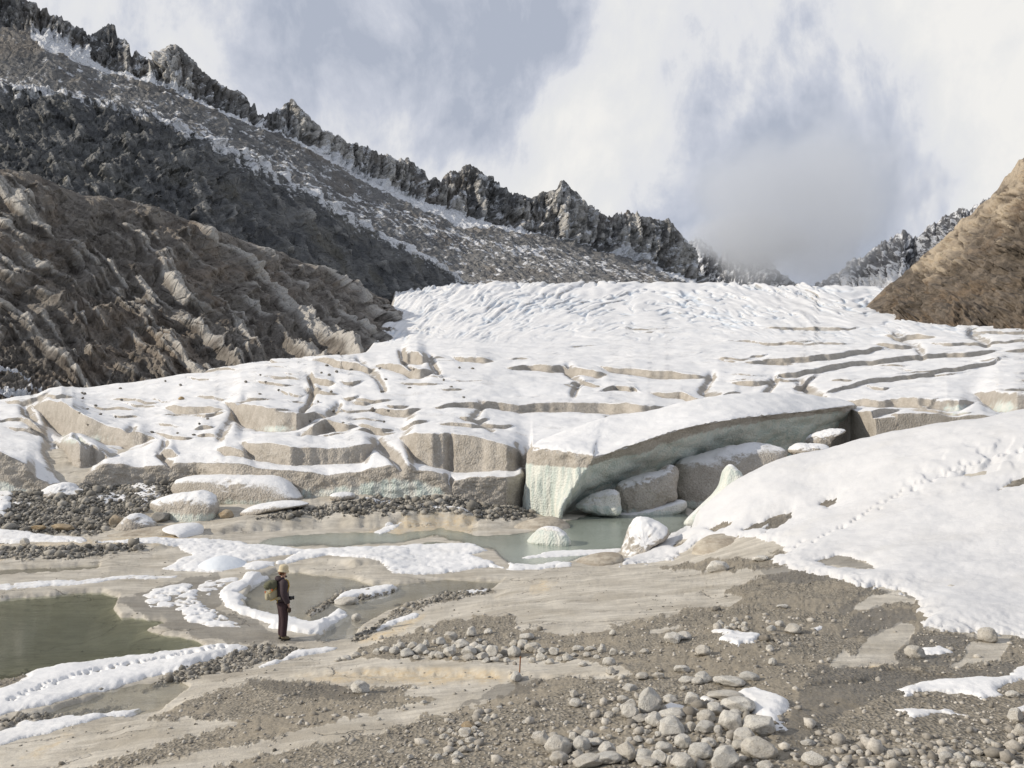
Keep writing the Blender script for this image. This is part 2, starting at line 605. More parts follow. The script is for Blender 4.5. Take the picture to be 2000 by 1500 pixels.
def gpoint(px, py):
    """world point of the ground seen at an image point"""
    d = gHit(px, py)
    u = (np.atleast_1d(px) - CX) / F
    return np.stack([u * d, d, ground_z(u, d)], -1)


# what covers the ground: gravel, wet mud, ochre-stained rock, dark moraine
GRAVEL = [
    [(290, 1405), (400, 1357), (500, 1328), (620, 1330), (680, 1342), (800, 1340), (790, 1362), (850, 1366), (720, 1393), (640, 1412), (520, 1445), (380, 1470), (240, 1503), (130, 1510), (330, 1448), (470, 1412), (400, 1402)],
    [(380, 1600), (420, 1500), (560, 1464), (690, 1442), (830, 1400), (950, 1375), (1000, 1350), (1010, 1335), (1090, 1326), (1240, 1318), (1200, 1296), (1060, 1290), (900, 1290), (770, 1286), (700, 1284), (700, 1272), (780, 1242), (860, 1215), (930, 1202),
     (1000, 1205), (1020, 1232), (1130, 1240), (1200, 1222), (1290, 1202), (1340, 1192), (1430, 1186), (1450, 1166), (1420, 1158), (1440, 1140), (1480, 1128), (1560, 1108), (1640, 1130), (1690, 1145), (1790, 1160), (1800, 1180), (1830, 1205), (1810, 1225),
     (1890, 1240), (1920, 1245), (2400, 1245), (2400, 1600)],
    [(280, 1352), (352, 1308), (450, 1278), (500, 1262), (560, 1265), (600, 1268), (560, 1280), (500, 1296), (460, 1312), (420, 1308), (360, 1328), (290, 1345)],
    [(-400, 1500), (-400, 1420), (0, 1410), (60, 1398), (160, 1390), (235, 1384), (200, 1392), (130, 1400), (40, 1412), (0, 1428)],
    SPIT, SPIT2,
    [(1440, 1045), (1480, 1018), (1550, 995), (1640, 968), (1645, 990), (1560, 1030), (1500, 1048)], [(1940, 965), (2000, 925), (2030, 930), (2000, 965)], [(1370, 1045), (1430, 1010), (1430, 1040)], [(1300, 1075), (1345, 1050), (1345, 1070)],
    [(-400, 1330), (0, 1318), (60, 1312), (40, 1330), (0, 1348), (-400, 1370)],
    [(1290, 1108), (1400, 1095), (1520, 1080), (1560, 1082), (1530, 1108), (1440, 1115)],
]
BARE = [
    [(1670, 1282), (1648, 1270), (1615, 1302), (1640, 1304), (1700, 1303), (1757, 1296), (1747, 1280), (1790, 1240), (1790, 1217), (1760, 1215), (1700, 1240)],
    [(1660, 1192), (1690, 1167), (1740, 1157), (1785, 1162), (1785, 1176), (1720, 1181), (1680, 1196)],
    [(1890, 1250), (1975, 1250), (1952, 1288), (1850, 1306), (1885, 1277)],
    [(690, 1292), (850, 1296), (1060, 1292), (1150, 1300), (1020, 1322), (870, 1332), (640, 1326), (570, 1322), (560, 1300)],
    [(1270, 1234), (1290, 1225), (1330, 1222), (1320, 1230), (1280, 1238)],
]
WET = [
    [(1640, 1246), (1660, 1202), (1700, 1186), (1790, 1195), (1802, 1215), (1760, 1217), (1700, 1242)],
    [(1742, 1282), (1790, 1236), (1890, 1245), (1882, 1275), (1842, 1302), (1758, 1306)],
    [(960, 1350), (1000, 1326), (1060, 1330), (1050, 1346), (980, 1364), (900, 1376)],
    [(1515, 1445), (1560, 1362), (1600, 1300), (1680, 1306), (1900, 1312), (1990, 1290), (1980, 1318), (1760, 1340), (1640, 1400), (1560, 1482)],
    [(230, 1175), (330, 1140), (420, 1120), (450, 1150), (420, 1190), (500, 1215), (560, 1245), (640, 1252), (500, 1258), (400, 1250), (300, 1215)],
    [(480, 1330), (620, 1332), (700, 1350), (780, 1346), (700, 1372), (560, 1360)],
    [(1440, 1045), (1480, 1018), (1550, 995), (1640, 968), (1645, 990), (1560, 1030), (1500, 1048)], [(1940, 965), (2000, 925), (2030, 930), (2000, 965)], [(1580, 1105), (1640, 1080), (1720, 1115)],
    [(1480, 1110), (1560, 1100), (1640, 1130), (1560, 1140), (1500, 1135)],
    [(1690, 1148), (1790, 1158), (1800, 1182), (1760, 1160), (1700, 1160), (1650, 1200), (1640, 1190)],
]
OCHRE = [
    [(580, 1322), (640, 1312), (760, 1304), (960, 1312), (1010, 1316), (1010, 1330), (850, 1336), (640, 1330)],
    [(1660, 1306), (1700, 1298), (1760, 1302), (1880, 1316), (1860, 1322), (1740, 1314)],
    [(40, 1480), (90, 1455), (140, 1436), (120, 1452), (70, 1478)],
    [(1035, 1150), (1060, 1138), (1085, 1140), (1070, 1155), (1040, 1162)],
    [(700, 1250), (760, 1225), (830, 1200), (800, 1225), (740, 1252)],
    [(-60, 1068), (200, 1055), (330, 1040), (390, 1040), (330, 1060), (200, 1075), (0, 1090)],
    [(790, 1005), (860, 1000), (930, 1008), (920, 1045), (800, 1045), (640, 1050), (770, 1030)],
]
DARK = [[(-400, 960), (0, 960), (140, 955), (230, 940), (330, 905), (345, 940), (330, 975), (285, 1000), (230, 1030), (180, 1042), (60, 1045), (-400, 1060)],
        [(500, 1014), (560, 1000), (640, 986), (740, 968), (800, 962), (880, 970), (1035, 992), (1040, 1008), (960, 1012), (900, 1001), (800, 998), (700, 1004), (600, 1009)],
        [(-60, 1076), (100, 1070), (230, 1064), (310, 1068), (200, 1082), (60, 1092), (-60, 1094)]]


def cover(polys, px, py, soft=5.0, wob=1.0, seed=0.0):
    out = np.zeros(px.shape)
    nz = (fbm(px / 34, py / 20, seed, 5, 0.6) * 9 + perlin(px / 5, py / 3.5, seed) * 3) * wob
    for P in polys:
        bx = [p[0] for p in P]
        by = [p[1] for p in P]
        sel = (px > min(bx) - 30) & (px < max(bx) + 30) & (py > min(by) - 30) & (py < max(by) + 30)
        if sel.any():
            out[sel] = np.maximum(out[sel], sstep(poly_sd(px[sel], py[sel], P) + nz[sel], -soft, soft))
    return out


def ground_cover(px, py):
    g = cover(GRAVEL, px, py, 4, 1.0, 1.0)
    b = cover(BARE, px, py, 3, 0.6, 2.0)
    return np.clip(g - b, 0, 1)


gGrav = ground_cover(gPX, gPY)
gWet = np.clip(cover(WET, gPX, gPY, 6, 0.9, 3.0), 0, 1)
for P_, dp_, _ in PONDS:      # damp margins and bed
    gWet = np.maximum(gWet, cover([P_], gPX, gPY, 5, 0.5, 4.0) * (0.12 if dp_ < 0.2 else 0.35))
gOch = cover(OCHRE, gPX, gPY, 6, 0.8, 5.0)
gDark = cover(DARK, gPX, gPY, 5, 1.0, 6.0)
behind = sstep(gD, 44, 46)
gDark = np.maximum(gDark, 0)
# stones pressed into the gravel give it relief
gZ = gZ + (gGrav + gDark) * (0.020 * fbm(gX * 7, gD * 7, 3.0, 3) + 0.016 * np.maximum(0, perlin(gX * 2.2, gD * 2.2, 8.0)) ) * np.clip(gD / 16, .7, 3)
m_ground, t = new_mat('glacial_ground')
P = t.pos()
grav, wet, och, dark = t.attr('gravel'), t.attr('wet'), t.attr('ochre'), t.attr('dark')
nb = t.noise(P, 0.9, 6, 0.6)
nf = t.noise(P, 9.0, 6, 0.65)
ng = t.noise(P, 42.0, 4, 0.7)
streak = t.noise(t.map(P, (0.55, 3.2, 1.0), (0, 0, 0.35)), 1.6, 6, 0.6)
slab = t.mix(t.step(nb, 0.32, 0.68), (0.445, 0.41, 0.35), (0.595, 0.555, 0.485))
slab = t.mix(t.step(streak, 0.42, 0.66, 0.0, 0.45), slab, (0.30, 0.275, 0.24))
slab = t.mix(t.step(nf, 0.55, 0.75, 0, 0.35), slab, (0.65, 0.60, 0.525))
crk = t.vor(t.n('ShaderNodeVectorMath', {0: t.map(P, (0.5, 1.0, 1.0), (0, 0, 0.3)), 1: t.noise(P, 1.1, 4, .6, col=True)}, operation='ADD').outputs[0], 0.55, 'DISTANCE_TO_EDGE')
crkm = t.m('MULTIPLY', t.step(crk, 0.0, 0.016, 1.0, 0.0), t.step(t.noise(P, 0.5, 2), 0.48, 0.6))
stain = t.step(t.noise(t.map(P, (0.7, 1.6, 1), (0, 0, 0.25)), 0.55, 7, 0.66), 0.50, 0.62)
slab = t.mix(t.m('MULTIPLY', stain, 0.42), slab, (0.30, 0.265, 0.21))
slab = t.mix(t.m('MULTIPLY', crkm, 0.6), slab, (0.16, 0.14, 0.115))
spk = t.vor(P, 16.0)
slab = t.mix(t.m('MULTIPLY', t.step(spk, 0.10, 0.17, 0.75, 0.0), t.step(t.noise(P, 1.3, 2), 0.42, 0.62)), slab, (0.115, 0.105, 0.092))
rust = t.mix(t.step(nf, 0.35, 0.7), (0.54, 0.42, 0.26), (0.62, 0.56, 0.45))
slab = t.mix(t.m('MULTIPLY', och, t.step(t.noise(P, 2.2, 5), 0.30, 0.62, 0.15, 0.85)), slab, rust)
gcell = t.vor(P, 17.0, out=1)
gsep = t.n('ShaderNodeSeparateColor', {0: gcell})
gr = t.mix(t.step(gsep.outputs[0], 0.0, 1.0), (0.155, 0.137, 0.110), (0.345, 0.31, 0.255))
gr = t.mix(t.step(nb, 0.35, 0.7, 0, 0.5), gr, (0.235, 0.21, 0.17))
silt = t.step(t.noise(t.map(P, (1, 1.5, 1)), 0.42, 6, 0.62), 0.47, 0.58)
gr = t.mix(t.m('MULTIPLY', silt, 0.72), gr, t.mix(nf, (0.21, 0.18, 0.137), (0.38, 0.335, 0.265)))
gr = t.mix(t.step(ng, 0.45, 0.75, 0, 0.35), gr, (0.42, 0.39, 0.345))
dk = t.mix(t.step(gsep.outputs[1], 0.1, 0.95), (0.060, 0.056, 0.050), (0.21, 0.20, 0.18))
edge = t.m('ADD', t.m('MULTIPLY', t.m('SUBTRACT', t.noise(P, 6.0, 4, 0.7), 0.5), 0.9), grav)
c = t.mix(t.step(edge, 0.30, 0.62), slab, gr)
c = t.mix(t.step(t.m('ADD', dark, t.m('MULTIPLY', t.m('SUBTRACT', nf, 0.5), 0.8)), 0.3, 0.6), c, dk)
wv = t.step(t.m('ADD', wet, t.m('MULTIPLY', t.m('SUBTRACT', t.noise(P, 2.4, 5, 0.65), 0.5), 1.3)), 0.38, 0.66)
c = t.mix(t.m('MULTIPLY', wv, 0.80), c, t.mix(0.62, c, (0.075, 0.066, 0.053)))
h = t.m('ADD', t.m('MULTIPLY', t.vor(P, 17.0), t.m('MULTIPLY', t.m('MULTIPLY', edge, t.m('SUBTRACT', 1.0, t.m('MULTIPLY', silt, 0.7))), 0.9)), t.m('MULTIPLY', nf, 0.35))
h = t.m('ADD', h, t.m('MULTIPLY', t.vor(P, 5.5), t.m('MULTIPLY', dark, 2.0)))
h = t.m('ADD', h, t.m('MULTIPLY', streak, 0.5))
h = t.m('SUBTRACT', h, t.m('MULTIPLY', crkm, t.m('SUBTRACT', 0.7, t.m('MULTIPLY', grav, 0.7))))
t.principled(c, t.m('SUBTRACT', 0.92, t.m('MULTIPLY', wv, 0.42)), t.bump(h, 0.75, 0.05), 0.25)

co = np.stack([gX, gD, gZ], -1)
me = mesh_arrays('ground', co, grid_faces(*gD.shape), {'gravel': gGrav, 'wet': gWet, 'ochre': gOch, 'dark': gDark})
tag(link('ground', me, m_ground), kind='structure')

# ------------------------------------------------------------------ water
def water_mat(name, col, rough, scale, strength, murk):
    m, t = new_mat(name)
    P = t.pos()
    nz = t.noise(t.map(P, (1, 1.8, 1)), scale, 4, 0.6)
    n = t.bump(nz, strength, 0.02)
    body = t.n('ShaderNodeBsdfTransparent', {0: col + (1,)})
    mud = t.n('ShaderNodeBsdfDiffuse', {0: (0.165, 0.175, 0.13, 1)})
    silt = t.m('SUBTRACT', 1.0, t.m('POWER', 2.718, t.m('MULTIPLY', t.attr('depth'), -murk)))
    silt = t.m('MULTIPLY', silt, t.step(t.noise(t.map(P, (0.5, 1.2, 1)), .35, 5, .6), .2, .7, .8, 1.0))
    lo = t.n('ShaderNodeMixShader', {0: silt, 1: body, 2: mud})
    gl = t.n('ShaderNodeBsdfGlossy', {'Color': (1, 1, 1, 1), 'Roughness': rough, 'Normal': n})
    fc = t.n('ShaderNodeLayerWeight', {'Blend': 0.5, 'Normal': n}).outputs['Facing']
    fr = t.m('ADD', t.m('MULTIPLY', t.m('POWER', fc, 5.0), 0.95), 0.04, clamp=True)
    mx = t.n('ShaderNodeMixShader', {0: fr, 1: lo, 2: gl})
    o = t.n('ShaderNodeOutputMaterial')
    t.t.links.new(mx.outputs[0], o.inputs[0])
    return m, mud, lo


m_pond, mud, _ = water_mat('still_pond_water', (0.80, 0.83, 0.74), 0.02, 3.0, 0.10, 3.0)
m_pond2, mud, lo_ = water_mat('clear_pool_water', (0.90, 0.89, 0.84), 0.03, 3.5, 0.06, 4.0)
mud.inputs[0].default_value = (0.58, 0.56, 0.49, 1)
m_river, mud, lo_ = water_mat('milky_river_water', (0.62, 0.68, 0.64), 0.08, 5.0, 0.6, 14.0)
mud.inputs[0].default_value = (0.36, 0.405, 0.35, 1)


def water(name, poly, mat, z):
    """a level sheet of water; it carries its own depth so that the silt in it thickens where it is deep"""
    bx = [p[0] for p in poly]
    by = [p[1] for p in poly]
    gx, gy = np.meshgrid(np.arange(max(min(bx), -220) - 12, max(bx) + 12.1, 4.0), np.arange(min(by) - 7, max(by) + 7.1, 2.0))
    d = (EYE - z) * F / (gy - CY)
    u = (gx - CX) / F
    sd = poly_sd(gx, gy, poly)
    dep = z - ground_z(u, d)
    co = np.stack([u * d, d, np.full(d.shape, z)], -1)
    f = grid_faces(*d.shape, keep=(sd > -9))
    cc, ff, at = compact(co.reshape(-1, 3), f, {'depth': np.clip(dep, 0, 3)})
    return tag(link(name, mesh_arrays(name, cc, ff[:, ::-1], at), mat), kind='structure')


water('pond', POND_LEFT, m_pond, 0.0)
water('pool', POND_STRIP, m_pond2, 0.001)
water('pond', POND_MID, m_pond2, 0.002)
water('river', RIVER, m_river, 0.0)
water('puddle', PUDDLE, m_pond2, 0.001)

# ------------------------------------------------------------------ the glacier: base surface, then its steps
BP = []
for px, rows in {
    -300: [(46, 985), (50, 940), (60, 895), (75, 850), (92, 820), (110, 812), (150, 830)],
    0: [(46, 970), (50, 925), (60, 862), (75, 815), (92, 790), (108, 782), (150, 800)],
    150: [(46, 970), (50, 930), (60, 870), (75, 818), (92, 780), (112, 764), (150, 775)],
    300: [(46, 970), (50, 925), (60, 862), (75, 806), (92, 768), (118, 741), (160, 745)],
    450: [(46, 965), (50, 905), (60, 845), (75, 792), (92, 752), (122, 719), (170, 718)],
    600: [(46, 960), (50, 902), (60, 842), (75, 785), (92, 740), (125, 700), (180, 695)],
    720: [(46, 960), (50, 900), (60, 838), (75, 780), (92, 733), (125, 694), (165, 672), (300, 625), (500, 590)],
    800: [(46, 960), (50, 900), (60, 838), (75, 782), (92, 733), (125, 693), (170, 662), (260, 618), (360, 580), (500, 566), (640, 562)],
    1000: [(46, 950), (50, 900), (60, 845), (75, 790), (92, 740), (125, 698), (170, 662), (260, 612), (380, 575), (520, 556), (640, 553)],
    1200: [(46, 950), (50, 895), (60, 840), (75, 792), (92, 748), (125, 700), (170, 662), (260, 615), (380, 578), (520, 556), (640, 553)],
    1400: [(50, 885), (60, 830), (75, 788), (92, 752), (125, 702), (170, 664), (260, 618), (380, 582), (520, 560), (640, 556)],
    1600: [(50, 870), (60, 815), (75, 782), (92, 750), (125, 700), (170, 662), (260, 620), (380, 586), (520, 566), (640, 562)],
    1800: [(50, 860), (60, 812), (75, 780), (92, 750), (125, 700), (170, 660), (230, 632), (330, 606), (520, 590)],
    2000: [(50, 850), (60, 805), (75, 778), (92, 750), (125, 700), (165, 660), (210, 640), (300, 630)],
    2300: [(50, 850), (60, 800), (75, 770), (92, 745), (125, 700), (165, 665), (210, 655), (300, 650)]}.items():
    for d, py in rows:
        BP.append(((px - CX) / F * 3, math.log(d) * 3, py))
BP = np.array(BP)
_bt = TPS(BP[:, :2], BP[:, 2], 1e-3)

FRONT_D = [(-400, 49), (100, 49), (270, 50), (385, 50.3), (450, 48.5), (600, 47.6), (880, 47.0), (990, 47.4), (1015, 48.6), (1035, 50.5), (1070, 55), (1170, 55.5), (1300, 57.5), (1400, 59.5), (1660, 66), (1710, 60), (2400, 60)]
FRONT_LIP = [(-400, 870), (-60, 874), (0, 880), (26, 890), (52, 905), (70, 934), (100, 948), (132, 938), (150, 922), (170, 912), (195, 907), (234, 907), (280, 916), (330, 906), (385, 906), (480, 909), (567, 912), (600, 920), (640, 928), (712, 918),
             (799, 909), (845, 906), (866, 912), (880, 930), (890, 924), (915, 920), (960, 920), (1010, 925), (1035, 928)]
LEDGES = [
    [(782, 853, 42), (800, 851, 52), (830, 850, 58), (886, 851, 70), (944, 860, 60), (987, 874, 46), (1036, 889, 33)],
    [(466, 862, 16), (482, 863, 30), (538, 868, 38), (576, 872, 36), (642, 879, 28), (712, 868, 33), (738, 866, 26)],
    [(440, 786, 26), (470, 789, 40), (500, 797, 46), (538, 807, 40), (580, 812, 32), (615, 808, 15), (645, 815, 6)],
    [(582, 848, 6), (612, 834, 22), (637, 824, 28), (652, 828, 20), (705, 838, 10)],
    [(718, 803, 5), (745, 800, 14), (800, 800, 15), (828, 805, 8)],
    [(836, 806, 4), (870, 800, 8), (915, 795, 12), (1000, 791, 14), (1075, 786, 19), (1180, 786, 21), (1260, 792, 19), (1305, 796, 9)],
    [(62, 797, 10), (82, 788, 34), (96, 785, 46), (120, 792, 60), (138, 808, 48), (166, 824, 38), (208, 832, 35), (260, 840, 30), (308, 856, 8)],
    [(108, 856, 10), (122, 857, 45), (140, 860, 64), (158, 865, 58), (180, 868, 40), (218, 891, 12)],
    [(316, 796, 10), (340, 793, 15), (400, 794, 15), (444, 803, 7)],
    [(600, 700, 5), (660, 703, 14), (700, 705, 18), (718, 715, 14), (742, 722, 5)],
    [(724, 712, 6), (758, 709, 12), (784, 716, 16), (813, 722, 20), (840, 722, 22), (852, 730, 8)],
    [(782, 700, 12), (800, 692, 24), (815, 692, 26), (836, 706, 12)],
    [(878, 696, 8), (930, 697, 14), (970, 708, 7)],
    [(978, 719, 4), (1030, 712, 12), (1100, 714, 14), (1175, 728, 14), (1192, 735, 6)],
    [(1163, 714, 8), (1240, 720, 16), (1300, 724, 16), (1392, 738, 5)],
    [(1504, 752, 18), (1522, 731, 10), (1568, 723, 10), (1640, 709, 11), (1730, 699, 10), (1820, 691, 10), (1910, 685, 10), (1958, 681, 7)],
    [(1440, 708, 4), (1510, 702, 10), (1580, 698, 12), (1650, 690, 11), (1700, 681, 9), (1738, 679, 4)],
    [(1600, 772, 3), (1616, 768, 7), (1655, 753, 8), (1700, 739, 9), (1790, 730, 9), (1880, 717, 9), (1966, 700, 7)],
    [(1700, 672, 5), (1740, 671, 9), (1775, 673, 8), (1790, 676, 3)],
    [(1716, 654, 4), (1780, 652, 10), (1834, 658, 6)],
    [(1552, 752, 18), (1566, 741, 12), (1580, 733, 9), (1598, 728, 5)],
    [(1422, 744, 6), (1470, 743, 12), (1508, 746, 7)],
    [(1583, 777, 6), (1640, 780, 11), (1700, 783, 13), (1760, 781, 15), (1820, 784, 16), (1850, 779, 26), (1904, 785, 18)],
    [(1896, 772, 8), (1950, 762, 40), (1985, 768, 42), (2080, 775, 30)],
    [(1676, 806, 16), (1720, 799, 14), (1766, 796, 5)],
    [(1738, 808, 14), (1800, 812, 22), (1864, 816, 14)],
    [(1612, 856, 22), (1660, 847, 14), (1734, 839, 5)],
    [(1258, 770, 5), (1330, 767, 14), (1378, 782, 12)],
    [(1396, 772, 4), (1435, 764, 10), (1450, 766, 4)],
    [(1396, 663, 2), (1500, 668, 5), (1600, 670, 5), (1674, 671, 4)],
    [(1470, 640, 2), (1540, 638, 5), (1620, 641, 6), (1690, 640, 3)],
    [(1180, 640, 1), (1250, 642, 4), (1330, 640, 2)],
    [(1805, 668, 3), (1860, 672, 6), (1960, 666, 6), (2060, 660, 4)],
    [(1950, 685, 6), (2080, 676, 8)],
    [(1870, 640, 2), (1910, 645, 6), (1960, 648, 6), (2060, 645, 5)],
    [(380, 850, 4), (400, 846, 8), (420, 848, 6), (440, 852, 3)],
    [(378, 838, 3), (395, 830, 10), (418, 833, 5)],
    [(300, 890, 4), (318, 875, 16), (335, 876, 16), (350, 890, 5)],
    [(415, 880, 3), (440, 872, 18), (470, 878, 14), (500, 884, 4)],
    [(594, 722, 5), (612, 736, 12), (650, 745, 14), (656, 750, 4)],
    [(598, 758, 12), (612, 757, 14), (626, 764, 6)],
    [(540, 766, 3), (575, 772, 6), (600, 774, 3)],
    [(0, 784, 4), (50, 780, 10), (90, 776, 8), (108, 774, 2)],
    [(-80, 828, 6), (0, 820, 5), (40, 815, 8), (66, 822, 16), (88, 832, 18), (100, 842, 4)],
    [(890, 830, 2), (910, 828, 9), (950, 826, 9), (958, 828, 3)],
    [(680, 845, 2), (720, 838, 8), (760, 842, 5), (790, 846, 2)],
    [(660, 748, 3), (690, 744, 8), (715, 740, 3)],
    [(1160, 768, 3), (1200, 752, 10), (1240, 758, 10), (1256, 770, 3)],
    [(1100, 752, 2), (1140, 744, 8), (1170, 750, 6), (1180, 756, 2)],
    [(1400, 700, 2), (1428, 704, 6), (1442, 708, 3)],
]

GROOVES = [([(605, 735), (612, 765), (600, 800), (590, 815)], 4, 10), ([(738, 862), (760, 880), (782, 905)], 9, 16), ([(874, 912), (885, 940), (888, 975)], 4.5, 15), ([(150, 862), (168, 890), (146, 932)], 7, 13),
           ([(98, 870), (120, 910), (142, 938)], 14, 16), ([(50, 798), (78, 830), (102, 845)], 9, 14), ([(1512, 742), (1494, 770)], 6, 9), ([(1562, 745), (1582, 760), (1604, 778)], 8, 11), ([(1012, 878), (1026, 905), (1033, 950)], 5, 9),
           ([(783, 688), (790, 712), (802, 724)], 5, 9), ([(322, 866), (312, 884), (330, 902)], 6, 10), ([(838, 700), (854, 728)], 6, 8), ([(1898, 648), (1926, 668)], 8, 8), ([(662, 790), (640, 816), (588, 846)], 6, 8),
           ([(480, 790), (455, 812), (430, 850)], 7, 7), ([(940, 800), (925, 828), (960, 850)], 6, 6), ([(1110, 722), (1130, 745), (1120, 770)], 6, 7), ([(1390, 735), (1372, 762), (1400, 775)], 7, 8), ([(260, 842), (240, 868), (215, 880)], 7, 7), ([(1750, 655), (1790, 672), (1800, 690)], 7, 6), ([(700, 705), (735, 730), (750, 760)], 6, 7), ([(1190, 815), (1230, 830), (1262, 852)], 7, 8)]
_r = np.random.default_rng(21)
for _i in range(95):                   # many lesser melt steps between the mapped ones
    _y = _r.uniform(640, 850)
    _x = _r.uniform(max(30, 900 - (_y - 600) * 4.2), 2050)
    if 1030 < _x < 1680 and _y > 765:
        continue
    _l = _r.uniform(18, 70) * (1.4 if _x > 1300 else 1)
    _t = _r.uniform(-.06, .10) * (1 if _x < 1000 else -1)
    _h = _r.uniform(2.5, 8) * (0.45 + (_y - 640) / 260)
    LEDGES.append([(_x - _l, _y - _t * _l + _r.uniform(-2, 2), 1), (_x - _l * .3, _y + _r.uniform(-2, 2), _h), (_x + _l * .3, _y + _t * _l * .4 + _r.uniform(-2, 2), _h * _r.uniform(.6, 1.2)), (_x + _l, _y + _t * _l, 1)])


def glacier_py(u, d, want=False):
    u, d = np.broadcast_arrays(np.asarray(u, float), np.asarray(d, float))
    ld = np.log(d)
    py = _bt(u * 3, ld * 3)
    px = CX + F * u
    fd = np.log(interp(px, FRONT_D))
    # the front edge takes the height of its lip
    pyf = _bt(u * 3, fd * 3)
    lip = interp(px, FRONT_LIP) + 2.5 * perlin(px / 34, 1.7) + 0.7 * perlin(px / 12, 4.7)
    corr = np.where(px < 1038, lip - pyf, 0) * (1 - sstep(px, 1030, 1046))
    s0 = ld - fd
    py = py + corr * np.exp(-np.abs(s0) / 0.07)
    base = py.copy()
    face = np.zeros_like(py)
    add = np.zeros_like(py)
    for i, L in enumerate(LEDGES):
        xs = [p[0] for p in L]
        sel = (px >= xs[0] - 8) & (px <= xs[-1] + 8)
        if not sel.any():
            continue
        p = px[sel]
        tw = min(38.0, 0.34 * (xs[-1] - xs[0]))
        wob = perlin(p / 55, 2.1 + i) * 3.2 + perlin(p / 17, 7.1 + i) * 0.6
        yl = np.interp(p, xs, [q[1] for q in L]) + wob
        H = np.interp(p, xs, [q[2] for q in L]) * sstep(p, xs[0] - 8, xs[0] - 4 + tw) * sstep(-p, -xs[-1] - 8, -xs[-1] - 4 + tw)
        slope = 170.0
        s = (yl + H * 0.55 - base[sel]) / slope          # log-distance behind the step
        Hs = np.maximum(H, 0.5)
        wd = 0.00024 * Hs + 0.0005
        k = sstep(s, -wd * .9, wd * 2.2)
        back = 0.6 * np.exp(-np.maximum(s, 0) / (0.0052 * Hs + 0.012))
        front = -0.45 * np.exp(np.minimum(s, 0) / (0.0036 * Hs + 0.010))
        add[sel] += -H * (back * k + front * (1 - k))
        fc = np.exp(-((s / (wd * 1.15)) ** 2)) * sstep(H, 1, 5)
        face[sel] = np.maximum(face[sel], fc)
    py = py + add
    for gx_, w_, dep in GROOVES:
        x0_, x1_ = min(q[0] for q in gx_), max(q[0] for q in gx_)
        sel = (px > x0_ - 3 * w_) & (px < x1_ + 3 * w_) & (ld < math.log(200))
        if not sel.any():
            continue
        bp, pp = base[sel], px[sel]
        best = np.full(pp.shape, 1e9)
        for (ax, ay), (bx_, by_) in zip(gx_[:-1], gx_[1:]):
            ex, ey = bx_ - ax, by_ - ay
            tt_ = np.clip(((pp - ax) * ex + (bp - ay) * ey) / (ex * ex + ey * ey), 0, 1)
            best = np.minimum(best, (pp - ax - tt_ * ex) ** 2 + ((bp - ay - tt_ * ey) * .8) ** 2)
        gk = np.exp(-best / (w_ * w_))
        py[sel] += dep * gk
        face[sel] = np.maximum(face[sel], .45 * gk)
    # soft snow relief, rougher and crevassed on the icefall far up
    x = u * d
    nearamp = 3.4 * fbm(u * 26, ld * 17, 0.3, 4, 0.5)
    up = sstep(ld, math.log(130), math.log(260))
    dirn = interp(px, [(-300, .75), (700, .62), (1000, .40), (1300, .16), (1600, -.10), (2300, -.22)])
    qa = (py + dirn * (px - 1100) + 9 * perlin(px / 90, py / 40, 3.0))          # across the crevasses
    ql = px - dirn * py
    n1 = perlin(qa / 11, ql / 85, 2.0) + .35 * perlin(qa / 5, ql / 30, 6.0)
    n2 = perlin(qa / 5.5, ql / 42, 5.0)
    patch_ = sstep(fbm(px / 130, py / 34, 7.0, 3), -.25, .35)
    slit = np.exp(-(n1 / .10) ** 2) * patch_ + .6 * np.exp(-(n2 / .12) ** 2) * sstep(fbm(px / 80, py / 20, 9.0, 3), -.05, .4)
    high = sstep(ld, math.log(300), math.log(520))
    py = py - nearamp * (1 - 0.6 * up) - up * ((2.6 + 2.6 * high) * n1 + (1.0 + .8 * high) * n2) + up * (4.0 + 2.5 * high) * slit
    ice = slit
    # front wall
    wd = 0.009 + 0.004 * perlin(px / 40, 3.9)
    wall = sstep(s0, -wd, wd * 0.25)
    groove = 0.6 * fbm(px / 5.0, py / 60.0, 1.0, 3)
    z = EYE + (CY - py) / F * d
    z = z * wall + (-1.2) * (1 - wall)
    if want:
        cr_ = np.clip(ice, 0, 1) * up
        return z, np.maximum(face, (np.abs(s0 + wd * .4) < wd) * 1.0 * (px < 1040)), cr_, s0
    return z


def glacier_z(u, d):
    return glacier_py(u, d)


GU = np.concatenate([-0.53 - 0.5 * np.linspace(0, 1, 12)[1:][::-1] ** 1.3, np.linspace(-0.53, 0.53, 820), 0.53 + 0.5 * np.linspace(0, 1, 12)[1:] ** 1.3])
aD, aZf, a_lf = adaptive_rows(GU, glacier_z, 44.5, 700.0, 3000, 560, 1.0, 60.0, blur=7)
aU = GU[None, :] * np.ones((aD.shape[0], 1))
aZ, aFace, aCrev, _s0 = glacier_py(aU, aD, True)
aHit = Hit(GU, a_lf, aZf)
aPX, aPY = img_of(aU * aD, aD, aZ)
# the ice sinks under the valley sides
left_m = interp(aPY, [(560, 775), (600, 770), (640, 745), (668, 732), (690, 715)])
sink = sstep(left_m - aPX, 0, 30) * sstep(aD, 128, 150)
aZ = aZ - sink * aD * 0.05
co = np.stack([aU * aD, aD, aZ], -1)
# granular melt relief on the ice faces, pushed out towards the open side
co[..., 1] -= aFace * 0.09 * fbm(co[..., 0] * 1.5, co[..., 2] * 2.6, co[..., 1] * .8, 4)

